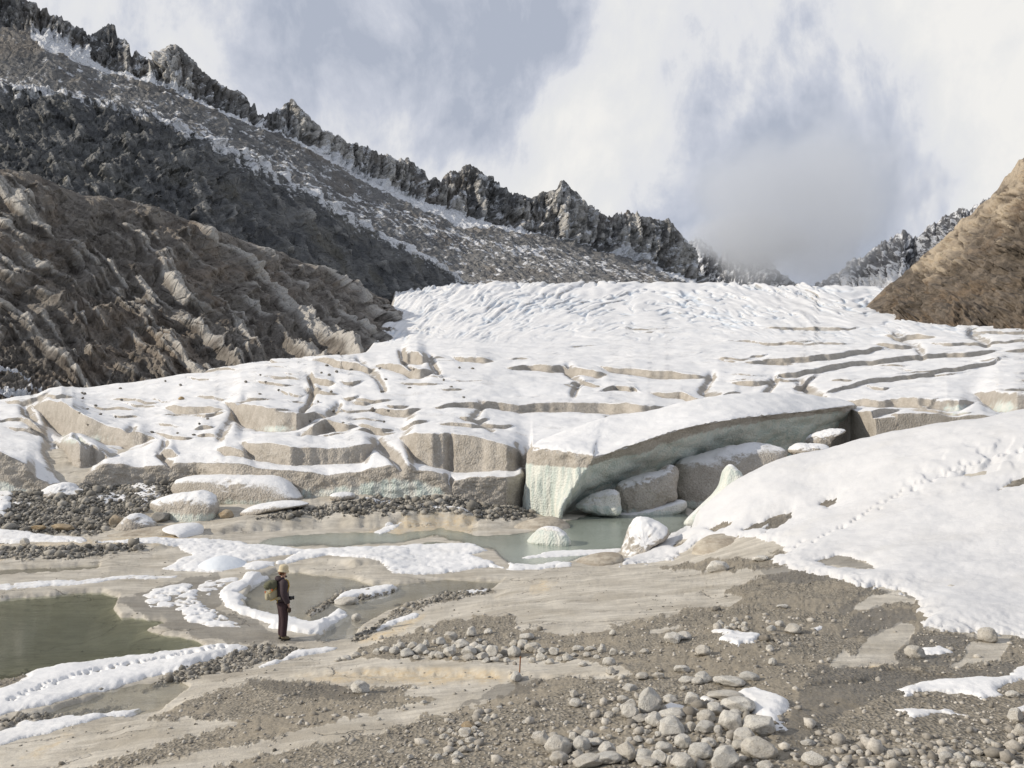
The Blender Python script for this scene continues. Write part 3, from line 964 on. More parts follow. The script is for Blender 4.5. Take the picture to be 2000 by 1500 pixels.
def ice_material(name, snow_line=(0.66, 0.84), clean=None, tan=((0.33, 0.295, 0.25), (0.45, 0.41, 0.36)), pale=(0.66, 0.66, 0.61), snowcol=(0.80, 0.80, 0.81)):
    m, t = new_mat(name)
    geo = t.n('ShaderNodeNewGeometry')
    P = geo.outputs['Position']
    nz = t.n('ShaderNodeSeparateXYZ', {0: geo.outputs['Normal']}).outputs[2]
    cl = t.attr('clean')
    cv = t.attr('crevasse_shade')
    big = t.noise(P, 0.22, 4, 0.55)
    mid = t.noise(P, 1.1, 5, 0.6)
    fine = t.noise(P, 9.0, 4, 0.65)
    grit = t.vor(P, 11.0)
    drip = t.noise(t.map(P, (3.2, 3.2, 0.28)), 1.0, 4, 0.6)
    edge = t.m('ADD', nz, t.m('MULTIPLY', t.m('SUBTRACT', mid, 0.5), 0.22))
    edge = t.m('ADD', edge, t.m('MULTIPLY', t.m('SUBTRACT', fine, 0.5), 0.40))
    edge = t.m('ADD', edge, t.m('MULTIPLY', t.m('SUBTRACT', t.noise(P, 34.0, 2, 0.7), 0.5), 0.25))
    edge = t.m('SUBTRACT', edge, t.m('MULTIPLY', t.attr('face'), 0.45))
    edge = t.m('SUBTRACT', edge, t.m('MULTIPLY', t.step(t.noise(P, 0.33, 5, 0.6), 0.46, 0.66), 0.17))
    snow = t.step(edge, *snow_line)
    ic = t.mix(t.step(mid, 0.3, 0.7), tan[0], tan[1])
    ic = t.mix(t.step(grit, 0.08, 0.42, 0.55, 0.0), ic, (0.20, 0.178, 0.15))
    ic = t.mix(t.step(fine, 0.5, 0.72, 0, 0.55), ic, (0.62, 0.59, 0.54))
    cmask = t.step(t.m('ADD', cl, t.m('MULTIPLY', t.m('SUBTRACT', drip, 0.5), 1.1)), 0.32, 0.72)
    pl = t.mix(t.step(drip, 0.35, 0.68), pale, (0.50, 0.56, 0.52))
    ic = t.mix(cmask, ic, pl)
    sn = t.mix(t.step(big, 0.35, 0.68), snowcol, tuple(c * 0.94 for c in snowcol))
    c = t.mix(snow, ic, sn)
    c = t.mix(t.m('MULTIPLY', cv, 0.65), c, (0.42, 0.52, 0.64))  # bluish crevasse shadow painted into the colour, over the slits' own shading
    hb = t.m('ADD', t.m('MULTIPLY', grit, t.m('SUBTRACT', 1.0, snow)), t.m('MULTIPLY', fine, 0.7))
    hb = t.m('ADD', hb, t.m('MULTIPLY', t.noise(P, 2.6, 3, 0.5), 0.9))
    t.principled(c, t.m('ADD', 0.62, t.m('MULTIPLY', snow, 0.25)), t.bump(hb, 0.55, 0.07), 0.3)
    return m


m_glacier = ice_material('snow_on_dirty_ice')
fr_clean = np.zeros(aD.shape)
pyb = np.interp(aPX, [-60, 0, 60, 110, 200, 300, 385, 600, 700, 770, 830, 880, 1035], [930, 930, 950, 950, 935, 925, 925, 946, 938, 925, 930, 955, 970])
fr_clean = sstep(aPY - pyb, -4, 20) * (aD < 50.8) * np.interp(aPX, [-60, 60, 120, 380, 560, 640, 860, 885, 1040], [.8, .8, .4, .35, .4, .75, .75, .1, .1])
L8c = np.exp(-(((aPX - 160) / 70) ** 2 + ((aPY - 858) / 12) ** 2)) + np.exp(-(((aPX - 540) / 50) ** 2 + ((aPY - 838) / 10) ** 2)) + 1.2 * np.exp(-(((aPX - 1870) / 34) ** 2 + ((aPY - 800) / 13) ** 2)) + 1.2 * np.exp(-(((aPX - 1960) / 30) ** 2 + ((aPY - 795) / 16) ** 2))
aClean = np.clip(np.maximum(fr_clean, L8c * 0.7), 0, 1)
keep = (sink < 0.98)
cA, fA, atA = compact(co.reshape(-1, 3), grid_faces(*aD.shape, keep=keep), {'clean': aClean, 'crevasse_shade': aCrev, 'face': aFace})
tag(link('glacier', mesh_arrays('glacier', cA, fA, atA), m_glacier), kind='structure')

# ------------------------------------------------------------------ mountains
def mountain(name, lo, hi, x0, x1, nc, nr, d_lo, d_hi, mat, gam=1.0, mids=(), disp=None, attrs=None, jag=None, close=True):
    """a mountainside lofted from its foot line to its crest line; lines are lists of (px, py), distances lists of (px, d)"""
    px = np.linspace(x0, x1, nc)[None, :]
    tt = np.linspace(0, 1, nr)[:, None]
    lines = [(0.0, lo, d_lo)] + list(mids) + [(1.0, hi, d_hi)]
    PY = np.zeros((nr, nc))
    LD = np.zeros((nr, nc))
    for (ta, la, da), (tb, lb, db) in zip(lines[:-1], lines[1:]):
        sel = (tt[:, 0] >= ta - 1e-9) & (tt[:, 0] <= tb + 1e-9)
        k = (tt[sel] - ta) / (tb - ta)
        ya, yb = interp(px, la), interp(px, lb)
        ga, gb = np.log(interp(px, da)), np.log(interp(px, db))
        PY[sel] = ya + (yb - ya) * k
        LD[sel] = ga + (gb - ga) * (k ** gam)
    PX = px * np.ones((nr, 1))
    if jag is not None:
        PY = PY + jag(PX, PY, tt * np.ones((1, nc)))
    D = np.exp(LD)
    X, Z = (PX - CX) / F * D, EYE + (CY - PY) / F * D
    co = np.stack([X, D, Z], -1)
    du = np.gradient(co, axis=1)
    dv = np.gradient(co, axis=0)
    nrm = np.cross(du, dv)
    nrm /= np.linalg.norm(nrm, axis=2, keepdims=True) + 1e-9
    at = {}
    if disp is not None:
        dz, at = disp(co, PX, PY, tt * np.ones((1, nc)))
        nrm = np.stack([perl_s(nrm[..., i]) for i in range(3)], -1)
        nrm[..., 2] *= 0.35
        nrm /= np.linalg.norm(nrm, axis=2, keepdims=True) + 1e-9
        co = co + nrm * dz[..., None]
    # a back slope so that the mountain is a body, not a shell
    bk = co[-1:].copy()
    b1 = bk.copy()
    b1[..., 1] *= 1.12
    b1[..., 0] *= 1.12
    b1[..., 2] = b1[..., 2] * 0.80
    b2 = bk.copy()
    b2[..., :2] *= 1.35
    b2[..., 2] *= 0.2
    co = np.concatenate([co, b1, b2], 0)
    at = {k: np.concatenate([v, v[-1:], v[-1:]], 0) for k, v in at.items()}
    me = mesh_arrays(name, co, grid_faces(*co.shape[:2])[:, ::1], at)
    return tag(link(name, me, mat), kind='structure')


def perl_s(a):
    k = np.ones(15) / 15
    for ax in (0, 1):
        p = np.pad(a, [(7, 7) if i == ax else (0, 0) for i in range(2)], mode='edge')
        a = np.apply_along_axis(lambda r: np.convolve(r, k, 'valid'), ax, p)
    return a


def rock_material(name, dark, mid, light, brown, scale, snow=True, lichen=0.4, stretch=(1, 1, 1), bump=1.0, snowcol=(0.80, 0.81, 0.84)):
    m, t = new_mat(name)
    geo = t.n('ShaderNodeNewGeometry')
    P = geo.outputs['Position']
    rib, sn = t.attr('rib'), t.attr('snow')
    Ps = t.map(P, stretch)
    a = t.noise(Ps, 0.020 * scale, 6, 0.62, 0.4)
    b = t.noise(P, 0.075 * scale, 7, 0.66)
    f = t.noise(P, 0.42 * scale, 6, 0.7)
    cr = t.vor(P, 0.11 * scale, 'DISTANCE_TO_EDGE')
    c = t.mix(t.step(b, 0.34, 0.66), dark, mid)
    c = t.mix(t.m('MULTIPLY', t.step(a, 0.50, 0.64), lichen), c, brown)
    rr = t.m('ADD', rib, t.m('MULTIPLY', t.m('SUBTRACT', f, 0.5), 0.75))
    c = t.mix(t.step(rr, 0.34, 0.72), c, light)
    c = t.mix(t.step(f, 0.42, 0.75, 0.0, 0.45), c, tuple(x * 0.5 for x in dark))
    if snow:
        s2 = t.m('ADD', sn, t.m('MULTIPLY', t.m('SUBTRACT', t.noise(P, 0.24 * scale, 6, 0.72), 0.5), 1.15))
        c = t.mix(t.step(s2, 0.35, 0.50), c, snowcol)
    h = t.m('ADD', t.m('MULTIPLY', f, 0.6), t.m('MULTIPLY', b, 1.6))
    h = t.m('ADD', h, t.m('MULTIPLY', t.step(cr, 0.0, 0.08), 0.35))
    t.principled(c, 0.9, t.bump(h, 0.9, 3.2 * bump / scale), 0.12)
    return m


def band(PX, PY, line, w0, w1, n=0.0):
    """1 along a line (px, py, half width) with soft edges"""
    y = interp(PX, [(p[0], p[1]) for p in line])
    hw = interp(PX, [(p[0], p[2]) for p in line])
    return np.exp(-((PY + n - y) / np.maximum(hw, .3)) ** 2) * ((PX > line[0][0]) & (PX < line[-1][0]))


# --- jagged ridge and its upper slopes
RIDGE = [(-260, -260), (-60, -70), (0, -18), (40, -8), (60, 2), (75, 12), (100, 25), (125, 40), (150, 54), (165, 62), (180, 64), (192, 60), (203, 48), (214, 45), (226, 54), (231, 74), (244, 77), (252, 88), (257, 112), (266, 100), (276, 105),
         (285, 116), (300, 117), (308, 108), (320, 96), (334, 87), (346, 88), (360, 99), (375, 116), (390, 131), (410, 150), (440, 172), (470, 178), (482, 190), (490, 207), (497, 200), (502, 221), (515, 225), (530, 221), (550, 211), (562, 198), (571, 194),
         (585, 210), (605, 231), (625, 255), (650, 262), (680, 280), (712, 285), (720, 288), (740, 300), (770, 309), (800, 313), (830, 335), (837, 352), (850, 345), (862, 354), (875, 336), (895, 335), (905, 324), (918, 320), (930, 326), (948, 342), (965, 350), (1000, 377),
         (1040, 386), (1060, 375), (1085, 371), (1095, 354), (1102, 350), (1112, 362), (1130, 385), (1150, 401), (1175, 416), (1195, 424), (1210, 415), (1228, 411), (1250, 421), (1275, 425), (1290, 431), (1305, 428), (1318, 442), (1330, 455), (1345, 478), (1355, 500), (1365, 528), (1374, 552), (1400, 560)]
RFOOT = [(-260, -60), (-60, 40), (60, 62), (90, 68), (150, 98), (210, 132), (290, 156), (400, 200), (500, 242), (600, 282), (700, 345), (800, 384), (900, 420), (1000, 444), (1100, 470), (1200, 496), (1290, 526), (1360, 551), (1400, 563)]
CFOOT = [(-260, 300), (0, 340), (300, 380), (600, 470), (900, 568), (1400, 570)]


def disp_ridge(co, PX, PY, T):
    x, y, z = co[..., 0], co[..., 1], co[..., 2]
    wall = sstep(PY - interp(PX, RFOOT), 6, -10)
    s = np.clip(y / 1000.0, .4, 2)
    gul = ridged(PX / 16 + .25 * PY / 20 + 0.5 * perlin(PX / 40, PY / 40), PY / 120, 1.0, 4, 0.6) - 1.0
    cr_ = fbm(PX / 22, PY / 15, 3.0, 5, 0.58)
    fc = facets(PX / 12 + .3 * cr_, PY / 52 + .1 * PX / 11, 1) + .45 * facets(PX / 5.2, PY / 20, 2) + 1.2 * facets(PX / 34 + .3 * cr_, PY / 90, 3)
    rock = 4.0 * gul * s * wall + 3.0 * cr_ * s * (0.25 + 0.75 * wall) + 8.0 * fc * s * wall
    slope = (1 - wall) * (2.0 * fbm(PX / 30 - PY / 60, PY / 9 - PX / 17, 5.0, 5, 0.6) + 1.2 * (ridged(PX / 14 - PY / 20, PY / 8, 2.0, 3) - 1)) * s
    nz = fbm(PX / 26, PY / 16, 8.0, 4, .6)
    sn = band(PX, PY, [(60, 64, 14), (90, 72, 22), (150, 104, 16), (200, 130, 10), (235, 142, 3), (270, 152, 4), (330, 168, 5), (400, 202, 5), (500, 244, 5), (545, 255, 2), (590, 280, 5), (660, 315, 9), (730, 357, 9), (800, 388, 11), (860, 412, 12), (900, 430, 14), (960, 438, 5), (1000, 447, 5), (1060, 458, 1), (1190, 490, 1), (1225, 494, 9), (1260, 505, 5), (1300, 532, 4), (1360, 552, 4)], 0, 0, nz * 3) * 1.15
    dust = 0.30 + 0.22 * nz
    low = band(PX, PY, [(0, 165, 34), (120, 185, 28), (250, 205, 25), (400, 258, 22), (500, 300, 25), (600, 345, 28), (700, 400, 32), (800, 425, 42), (900, 470, 42), (1000, 490, 45), (1100, 512, 36), (1200, 525, 26), (1300, 545, 12), (1370, 552, 8)], 0, 0, nz * 14) * (.40 + .34 * (ridged((PY - .52 * PX) / 7 + .5 * nz, PX / 70, 4.0, 3) - 1))
    sn = np.maximum(np.maximum(sn, dust * (1 - wall) * .9), low)
    sn = np.maximum(sn, wall * (0.28 + .25 * nz + 0.2 * sstep(PY, 500, 300) * 0))
    sn = sn * np.where((PX < 75) & (PY < 140), .75, 1)
    rock = rock * (1 - .85 * sstep(T, .9, .99))
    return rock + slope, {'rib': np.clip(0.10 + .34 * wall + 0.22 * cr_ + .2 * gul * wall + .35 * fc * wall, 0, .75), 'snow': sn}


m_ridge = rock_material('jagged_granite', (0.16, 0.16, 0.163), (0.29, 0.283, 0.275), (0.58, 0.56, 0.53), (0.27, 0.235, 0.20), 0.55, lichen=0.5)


def jag_ridge(PX, PY, T):
    k = sstep(T, 0.55, 1.0)
    return -k * (2.2 * (ridged(PX / 15, 4.0, 0.0, 4, .6) - 0.95) + 1.8 * perlin(PX / 4.2, 0.5) + 4.2 * facets(PX / 9.0, 0.5 + PX * 0, 3, .9, .9) + 2.0 * facets(PX / 4.0, .5 + PX * 0, 5, .9, .9)) * (.5 + .9 * sstep(perlin(PX / 60, 3.3), -.3, .4))


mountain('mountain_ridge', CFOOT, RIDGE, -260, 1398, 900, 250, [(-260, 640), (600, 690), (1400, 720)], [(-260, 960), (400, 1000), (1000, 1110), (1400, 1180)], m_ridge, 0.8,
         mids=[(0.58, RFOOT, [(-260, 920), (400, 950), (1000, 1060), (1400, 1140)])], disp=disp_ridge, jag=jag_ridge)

# --- the long dark slope below it
BTOP = [(-260, 95), (0, 165), (100, 172), (200, 195), (300, 222), (400, 258), (480, 292), (560, 338), (640, 388), (720, 436), (800, 478), (860, 515), (905, 548), (930, 562)]
BFOOT = [(-260, 420), (0, 420), (300, 480), (600, 580), (780, 640), (930, 620)]


def disp_slope(co, PX, PY, T):
    top = interp(PX, BTOP)
    w = PY - top
    nz = fbm(PX / 30, PY / 20, 2.0, 5, .6)
    rib = ridged((PX - 0.62 * (PY - 300)) / 30 + .35 * perlin(PX / 60, PY / 60), (PY + 0.6 * PX) / 220, 4.0, 4, .56) - 1.0
    lump = fbm(PX / 46, PY / 24, 7.0, 5, .6)
    right = sstep(PX, 350, 650)
    fc = facets((PX - .4 * PY) / 34 + .5 * lump, (PY + .5 * PX) / 30 + .4 * lump, 4) + .5 * facets(PX / 15 + .3 * lump, (PY + .4 * PX) / 20, 5) + .12 * facets(PX / 7, PY / 9, 6)
    dz = 2.0 * lump + (1.6 + 2.4 * right) * rib + (3.2 - 2.2 * right) * fc
    dz = dz * sstep(T, -0.02, 0.1)
    # snow lies in the scree chutes just under the shoulder
    sn = np.exp(-np.maximum(w - 3 + 10 * nz, 0) / interp(PX, [(0, 24), (200, 20), (400, 36), (500, 50), (650, 40), (800, 22), (900, 14)])) * (0.62 + .35 * rib)
    sn = sn * interp(PX, [(-100, .9), (150, .85), (260, .9), (500, 1.0), (700, 1.0), (900, .9)])
    sn = np.maximum(sn, .06 + .16 * nz)
    moss = np.zeros_like(PX)
    return dz, {'rib': np.clip(0.20 + .30 * rib + .15 * lump + .3 * fc, 0, .65), 'snow': sn}


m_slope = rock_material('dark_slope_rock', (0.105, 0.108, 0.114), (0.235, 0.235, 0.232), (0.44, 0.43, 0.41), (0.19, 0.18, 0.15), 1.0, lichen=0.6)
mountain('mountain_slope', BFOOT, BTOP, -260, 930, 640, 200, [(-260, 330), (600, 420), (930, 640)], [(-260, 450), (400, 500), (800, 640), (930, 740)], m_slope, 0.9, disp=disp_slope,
         jag=lambda PX, PY, T: -sstep(T, .7, 1) * (4 * fbm(PX / 26, 1.5, 0, 4)))

# --- the ice-polished slabs at its foot
ATOP = [(-260, 290), (-60, 318), (0, 328), (40, 334), (80, 345), (130, 370), (170, 385), (240, 387), (330, 412), (400, 442), (480, 472), (560, 502), (640, 533), (700, 562), (740, 582), (768, 598), (780, 612)]
AFOOT = [(-260, 880), (0, 850), (300, 800), (600, 755), (720, 735), (745, 690), (768, 640), (780, 625)]


def disp_slab(co, PX, PY, T):
    th = np.radians(interp(PX + 30 * perlin(PX / 150, PY / 150, 2.0), [(-260, 62), (0, 58), (350, 48), (600, 38), (780, 28)]))
    th0 = math.radians(45)
    lump = fbm(PX / 70, PY / 46, 9.0, 5, .55)
    bend = 22 * fbm(PX / 230, PY / 190, 3.0, 2) + (th - th0) * 90
    a = PX * math.cos(th0) + PY * math.sin(th0)
    c = PX * math.sin(th0) - PY * math.cos(th0) + bend

    def layer(cc, aa, lam, seed):
        q = cc / lam + 0.40 * fbm(aa / (lam * 6.0), cc / (lam * 3.5), seed, 2, .4)
        fr = q - np.floor(q)
        amp = np.clip(.62 + .9 * perlin(aa / (lam * 5.0), np.floor(q) * 3.7, seed + 5), 0.12, 1.2)
        return sstep(fr, 0, .16) * (1 - fr) * amp, fr
    h1, f1 = layer(c, a, 52.0, 1.0)
    h2, f2 = layer(c + 4 * lump, a, 24.0, 2.0)
    h3, f3 = layer(c + 3 * lump, a, 10.0, 4.0)
    fine = fbm(PX / 9, PY / 7, 5.0, 4, .6)
    up = 1 - .55 * sstep(PY - interp(PX, ATOP), 80, 20)
    fc = facets(a / 34 + .5 * lump, c / 15 + .5 * lump, 7) + .5 * facets(a / 15 + .4 * lump, c / 8, 8)
    fc = fc + facets(PX / 24 + .6 * lump, PY / 17 + .4 * lump, 9) * sstep(up, .98, .5) * 1.2
    dz = (3.3 * h1 + 1.4 * h2 + .4 * h3 + 1.9 * lump + 0.10 * fine + .8 * fc) * interp(PX, [(-260, .8), (0, .85), (400, 1.0), (780, 1.25)])
    dz = dz * sstep(T, -.05, .12) * sstep(T, 1.02, .93)
    r1 = (h1 * .9 + h2 * .8) - .55
    r2 = h3 - .4
    scree = sstep(PY - interp(PX, [(-60, 640), (0, 660), (100, 730), (180, 790), (400, 900)]) + 26 * lump, -8, 22)
    dz = dz * (1 - .8 * scree) + scree * .7 * fine
    sn = 0.1 * np.ones_like(PX)
    for L in ([(-30, 712, 3), (30, 728, 3), (60, 745, 2)], [(-30, 758, 6), (20, 770, 8), (60, 768, 3)], [(30, 765, 2), (60, 757, 2.5), (90, 768, 2)]):
        sn = np.maximum(sn, band(PX, PY, L, 0, 0, 4 * fine))
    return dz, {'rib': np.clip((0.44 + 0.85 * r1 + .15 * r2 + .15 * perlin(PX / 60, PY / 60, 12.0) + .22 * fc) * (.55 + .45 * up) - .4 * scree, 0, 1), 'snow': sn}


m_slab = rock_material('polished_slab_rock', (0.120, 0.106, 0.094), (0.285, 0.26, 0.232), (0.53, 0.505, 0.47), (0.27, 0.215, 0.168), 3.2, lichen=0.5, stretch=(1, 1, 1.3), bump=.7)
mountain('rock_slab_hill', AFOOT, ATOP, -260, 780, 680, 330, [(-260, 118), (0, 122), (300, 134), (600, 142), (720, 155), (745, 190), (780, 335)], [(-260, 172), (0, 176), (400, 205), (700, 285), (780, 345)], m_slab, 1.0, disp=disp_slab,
         jag=lambda PX, PY, T: -sstep(T, .8, 1) * (5 * fbm(PX / 30, 2.5, 0, 4)))

# --- right-hand valley side
DTOP = [(1688, 603), (1700, 590), (1740, 551), (1790, 514), (1840, 470), (1880, 430), (1910, 405), (1935, 384), (1950, 365), (1975, 330), (1990, 310), (2000, 304), (2060, 255), (2300, 120)]
DFOOT = [(1688, 606), (1720, 618), (1750, 626), (1850, 640), (1950, 655), (2060, 665), (2300, 690)]


def disp_right(co, PX, PY, T):
    a = PX * 0.75 - PY * 0.66
    c = PX * 0.66 + PY * 0.75
    lump = fbm(PX / 44, PY / 34, 3.0, 5, .6)
    q = c / 30 + .8 * fbm(a / 130, c / 60, 2.0, 3)
    fr = q - np.floor(q)
    h1 = sstep(fr, 0, .2) * (1 - fr) * np.clip(.6 + perlin(a / 90, np.floor(q) * 3.1, 4.0), .1, 1.3)
    q2 = c / 12 + .8 * fbm(a / 50, c / 30, 7.0, 3) + lump
    fr2 = q2 - np.floor(q2)
    h2 = sstep(fr2, 0, .2) * (1 - fr2) * np.clip(.6 + perlin(a / 40, np.floor(q2) * 3.1, 8.0), .1, 1.3)
    blocks = fbm(PX / 17, PY / 13, 5.0, 4, .6)
    fine = fbm(PX / 8, PY / 6, 5.0, 3, .6)
    r1 = h1 - .35
    r2 = h2 - .35
    fc = 1.3 * facets((PX + .3 * PY) / 58 + .4 * lump, PY / 44 + .4 * lump, 10) + .9 * facets((PX + .3 * PY) / 26 + .4 * lump, PY / 20 + .4 * lump, 11) + .5 * facets(PX / 12 + .3 * lump, (PY - .3 * PX) / 9, 12)
    lowr = sstep(PX - 1690 + (PY - 600) * .9, 60, 260)
    dz = ((1.7 - .7 * lowr) * h1 + .7 * h2 + 1.5 * lump + (1.9 + .9 * lowr) * fc) * sstep(PX, 1688, 1740) * (1 - .9 * sstep(T, .86, .99))
    dz = dz * sstep(T, -.05, .1)
    return dz, {'rib': np.clip(.36 + .25 * r1 + .12 * r2 + .28 * fc + .28 * sstep(T, .5, 1) - .34 * lowr, 0, 1), 'snow': np.zeros_like(PX)}  # sunlit paleness of the upper slope put into the tone; lower right browner


m_right = rock_material('warm_slab_rock', (0.080, 0.068, 0.057), (0.205, 0.17, 0.137), (0.45, 0.375, 0.285), (0.23, 0.165, 0.11), 2.2, snow=False, lichen=0.5, bump=.42)
mountain('rock_hillside', DFOOT, DTOP, 1688, 2300, 420, 300, [(1688, 330), (1750, 262), (1850, 215), (2000, 185), (2300, 160)], [(1688, 335), (1800, 350), (2000, 330), (2300, 300)], m_right, .9, disp=disp_right,
         jag=lambda PX, PY, T: -sstep(T, .7, 1) * (6 * fbm(PX / 24, 3.5, 0, 4)) * sstep(PX, 1700, 1760))

# --- far peaks at the head of the valley
def disp_far(co, PX, PY, T):
    gul = ridged(PX / 11 + .3 * PY / 20, PY / 60, 1.0, 4, .6) - 1.0
    nz = fbm(PX / 14, PY / 10, 3.0, 5, .6)
    fc = facets(PX / 9, PY / 22, 15) + .6 * facets(PX / 4.5, PY / 9, 16)
    dz = (4 * gul + 4 * nz + 9 * fc) * sstep(T, 0, .15) * (1 - .85 * sstep(T, .85, .99))
    return dz, {'rib': np.clip(.2 + .2 * nz, 0, .5), 'snow': np.clip(.34 + .25 * nz + .2 * gul + .42 * sstep(T, .6, .2) * sstep(PX, 1500, 1620), 0, 1)}


m_far = rock_material('far_peak_rock', (0.112, 0.115, 0.128), (0.195, 0.195, 0.203), (0.300, 0.292, 0.285), (0.225, 0.210, 0.195), 0.45, lichen=.3)
mountain('far_peak', [(1300, 572), (1600, 572)], [(1300, 540), (1325, 500), (1340, 478), (1358, 466), (1372, 470), (1388, 478), (1404, 500), (1418, 488), (1445, 484), (1470, 488), (1490, 486), (1504, 502), (1516, 528), (1536, 545), (1570, 560), (1600, 570)],
         1300, 1600, 200, 90, [(1300, 1500)], [(1300, 1800)], m_far, 1, disp=disp_far, jag=lambda PX, PY, T: -sstep(T, .4, 1) * 6 * (ridged(PX / 10, 2.0, 0, 4) - 1))
mountain('far_peak', [(1540, 582), (2060, 590)], [(1540, 575), (1590, 556), (1615, 546), (1640, 530), (1660, 508), (1690, 500), (1720, 474), (1745, 461), (1765, 449), (1785, 462), (1800, 459), (1815, 440), (1840, 425), (1860, 419), (1875, 405), (1890, 412), (1900, 405), (1915, 394), (1940, 384), (2060, 330)],
         1540, 2060, 320, 120, [(1540, 1350), (2060, 900)], [(1540, 1900), (2060, 1500)], m_far, .8, disp=disp_far, jag=lambda PX, PY, T: -sstep(T, .4, 1) * 6 * (ridged(PX / 12, 5.0, 0, 4) - 1))


# ------------------------------------------------------------------ snow lying on the ground
def snow_material(name, col=(0.80, 0.80, 0.81), scale=1.0):
    m, t = new_mat(name)
    P = t.pos()
    a = t.noise(P, 1.2 * scale, 4, 0.55)
    b = t.noise(P, 7.0 * scale, 5, 0.6)
    rip = t.noise(t.map(P, (0.8, 4.0, 1), (0, 0, -0.25)), 1.1 * scale, 4, 0.55)
    c = t.mix(t.step(a, 0.3, 0.7), tuple(x * 0.95 for x in col), col)
    thin = t.attr('thin')
    c = t.mix(t.m('MULTIPLY', thin, t.step(b, 0.45, 0.62)), c, (0.52, 0.49, 0.44))
    gr_ = t.vor(P, 7.0 / max(scale, .6))
    c = t.mix(t.m('MULTIPLY', t.step(gr_, 0.05, 0.10, 0.7, 0.0), t.step(t.noise(P, 0.8, 3), 0.5, 0.62)), c, (0.34, 0.31, 0.27))
    c = t.mix(t.step(t.noise(P, 0.5, 5, .62), .5, .7, 0, .30), c, tuple(x * y for x, y in zip(col, (.86, .84, .80))))
    h = t.m('ADD', t.m('MULTIPLY', b, 0.6), t.m('MULTIPLY', rip, 1.0))
    t.principled(c, 0.75, t.bump(h, 0.55, 0.05), 0.35)
    return m


m_snow = snow_material('old_snow')


def snow_patch(name, poly, thick, label=None, step=(2.6, 1.3), pits=0.0, edge=0.28, seed=0.0, group=None, kind=None, track=None):
    bx = [p[0] for p in poly]
    by = [p[1] for p in poly]
    gx, gy = np.meshgrid(np.arange(min(bx) - 8, max(bx) + 8.1, step[0]), np.arange(min(by) - 5, max(by) + 5.1, step[1]))
    d = sHit(gx.ravel(), gy.ravel()).reshape(gx.shape)
    u = (gx - CX) / F
    X = u * d
    wd_ = sHit(np.array(bx, float), np.array(by, float))
    sd = poly_sd(X, d, [((q_ - CX) / F * w_, w_) for q_, w_ in zip(bx, wd_)])
    sd = sd + 0.11 * fbm(X * 1.5 + seed, d * 1.1, seed, 5, .6) + 0.06 * perlin(X * 6, d * 4, seed)
    k = np.clip(sd / edge, 0, 1)
    prof = k * (2 - k)
    thick = thick * 0.62
    h = thick * prof * (0.85 + 0.45 * fbm(X * 0.7, d * 0.7, 2.0 + seed, 2)) + 0.006 * fbm(X * 4, d * 4, seed, 3) * prof
    if pits:
        n = perlin(X * 3.4, d * 2.6, 4.0 + seed)
        h = h - pits * thick * sstep(n, .08, .32) * 1.2
    if track is not None:
        for (tx, ty, tw) in track:
            td = np.sqrt((gx - tx) ** 2 + ((gy - ty) * 2.2) ** 2)
            h = h - thick * 1.1 * np.exp(-(td / tw) ** 2)
    z = np.maximum(ground_z(u, d), -0.01)
    z = np.where(sd > 0, z + h, z - 0.05 - np.clip(-sd, 0, .3) * .25)
    co = np.stack([X, d, z], -1)
    f = grid_faces(*X.shape, keep=sd > -0.03)
    if len(f) == 0:
        return None
    cc, ff, at = compact(co.reshape(-1, 3), f, {'thin': np.clip(1 - h / 0.035, 0, 1) * (1.0 if pits else .6)})
    # rows run from far to near, so flip to face up
    o = link(name, mesh_arrays(name, cc, ff[:, ::-1], at), m_snow)
    if kind:
        return tag(o, kind=kind)
    return tag(o, label, 'snow patch', group)


def trail(pts, n, w, jit=2.0):
    r = np.random.default_rng(len(pts) + n)
    xs = np.linspace(0, len(pts) - 1, n)
    out = []
    for i, q in enumerate(xs):
        out.append((np.interp(q, range(len(pts)), [p[0] for p in pts]) + r.normal() * jit, np.interp(q, range(len(pts)), [p[1] for p in pts]) + r.normal() * jit * .5, w * r.uniform(.6, 1.3)))
    return out


SP = 'snow patches on the river flat'
snow_patch('snow_patch', [(-90, 1408), (-90, 1362), (0, 1347), (32, 1334), (58, 1311), (128, 1298), (256, 1282), (352, 1270), (426, 1259), (480, 1264), (494, 1268), (448, 1279), (352, 1308), (282, 1324), (237, 1340), (176, 1354), (96, 1378), (30, 1390), (0, 1398)], 0.17,
           'long snow strip with a footprint groove between the green pond and brown puddle', track=trail([(10, 1378), (90, 1345), (170, 1318), (260, 1298), (350, 1284), (440, 1268)], 84, 3.4, 4.0), seed=1)
snow_patch('snow_patch', [(-90, 1480), (-90, 1445), (0, 1430), (35, 1412), (106, 1401), (154, 1398), (224, 1388), (280, 1383), (262, 1391), (179, 1409), (138, 1420), (80, 1436), (0, 1457)], 0.10,
           'white snow wedge at the lower left between the brown puddle and the pale slab', seed=2)
snow_patch('snow_patch', [(499, 1303), (544, 1286), (586, 1270), (640, 1263), (663, 1265), (640, 1275), (590, 1283), (540, 1298), (505, 1306)], 0.10, 'narrow snow strip just below the standing person on the pale slab edge', pits=.25, seed=3)
snow_patch('snow_patch', [(526, 1127), (480, 1121), (458, 1138), (432, 1154), (426, 1167), (445, 1186), (474, 1202), (515, 1213), (525, 1226), (550, 1230), (578, 1235), (602, 1241), (630, 1244), (640, 1238), (640, 1228), (650, 1218), (676, 1204), (675, 1196), (662, 1190), (650, 1196), (630, 1210),
                          (612, 1217), (594, 1215), (578, 1206), (556, 1204), (520, 1201), (490, 1191), (475, 1184), (480, 1178), (471, 1174), (479, 1168), (462, 1160), (490, 1143)], 0.20, 'curving snow bank along the pool edge behind the standing person', seed=4, edge=.22)
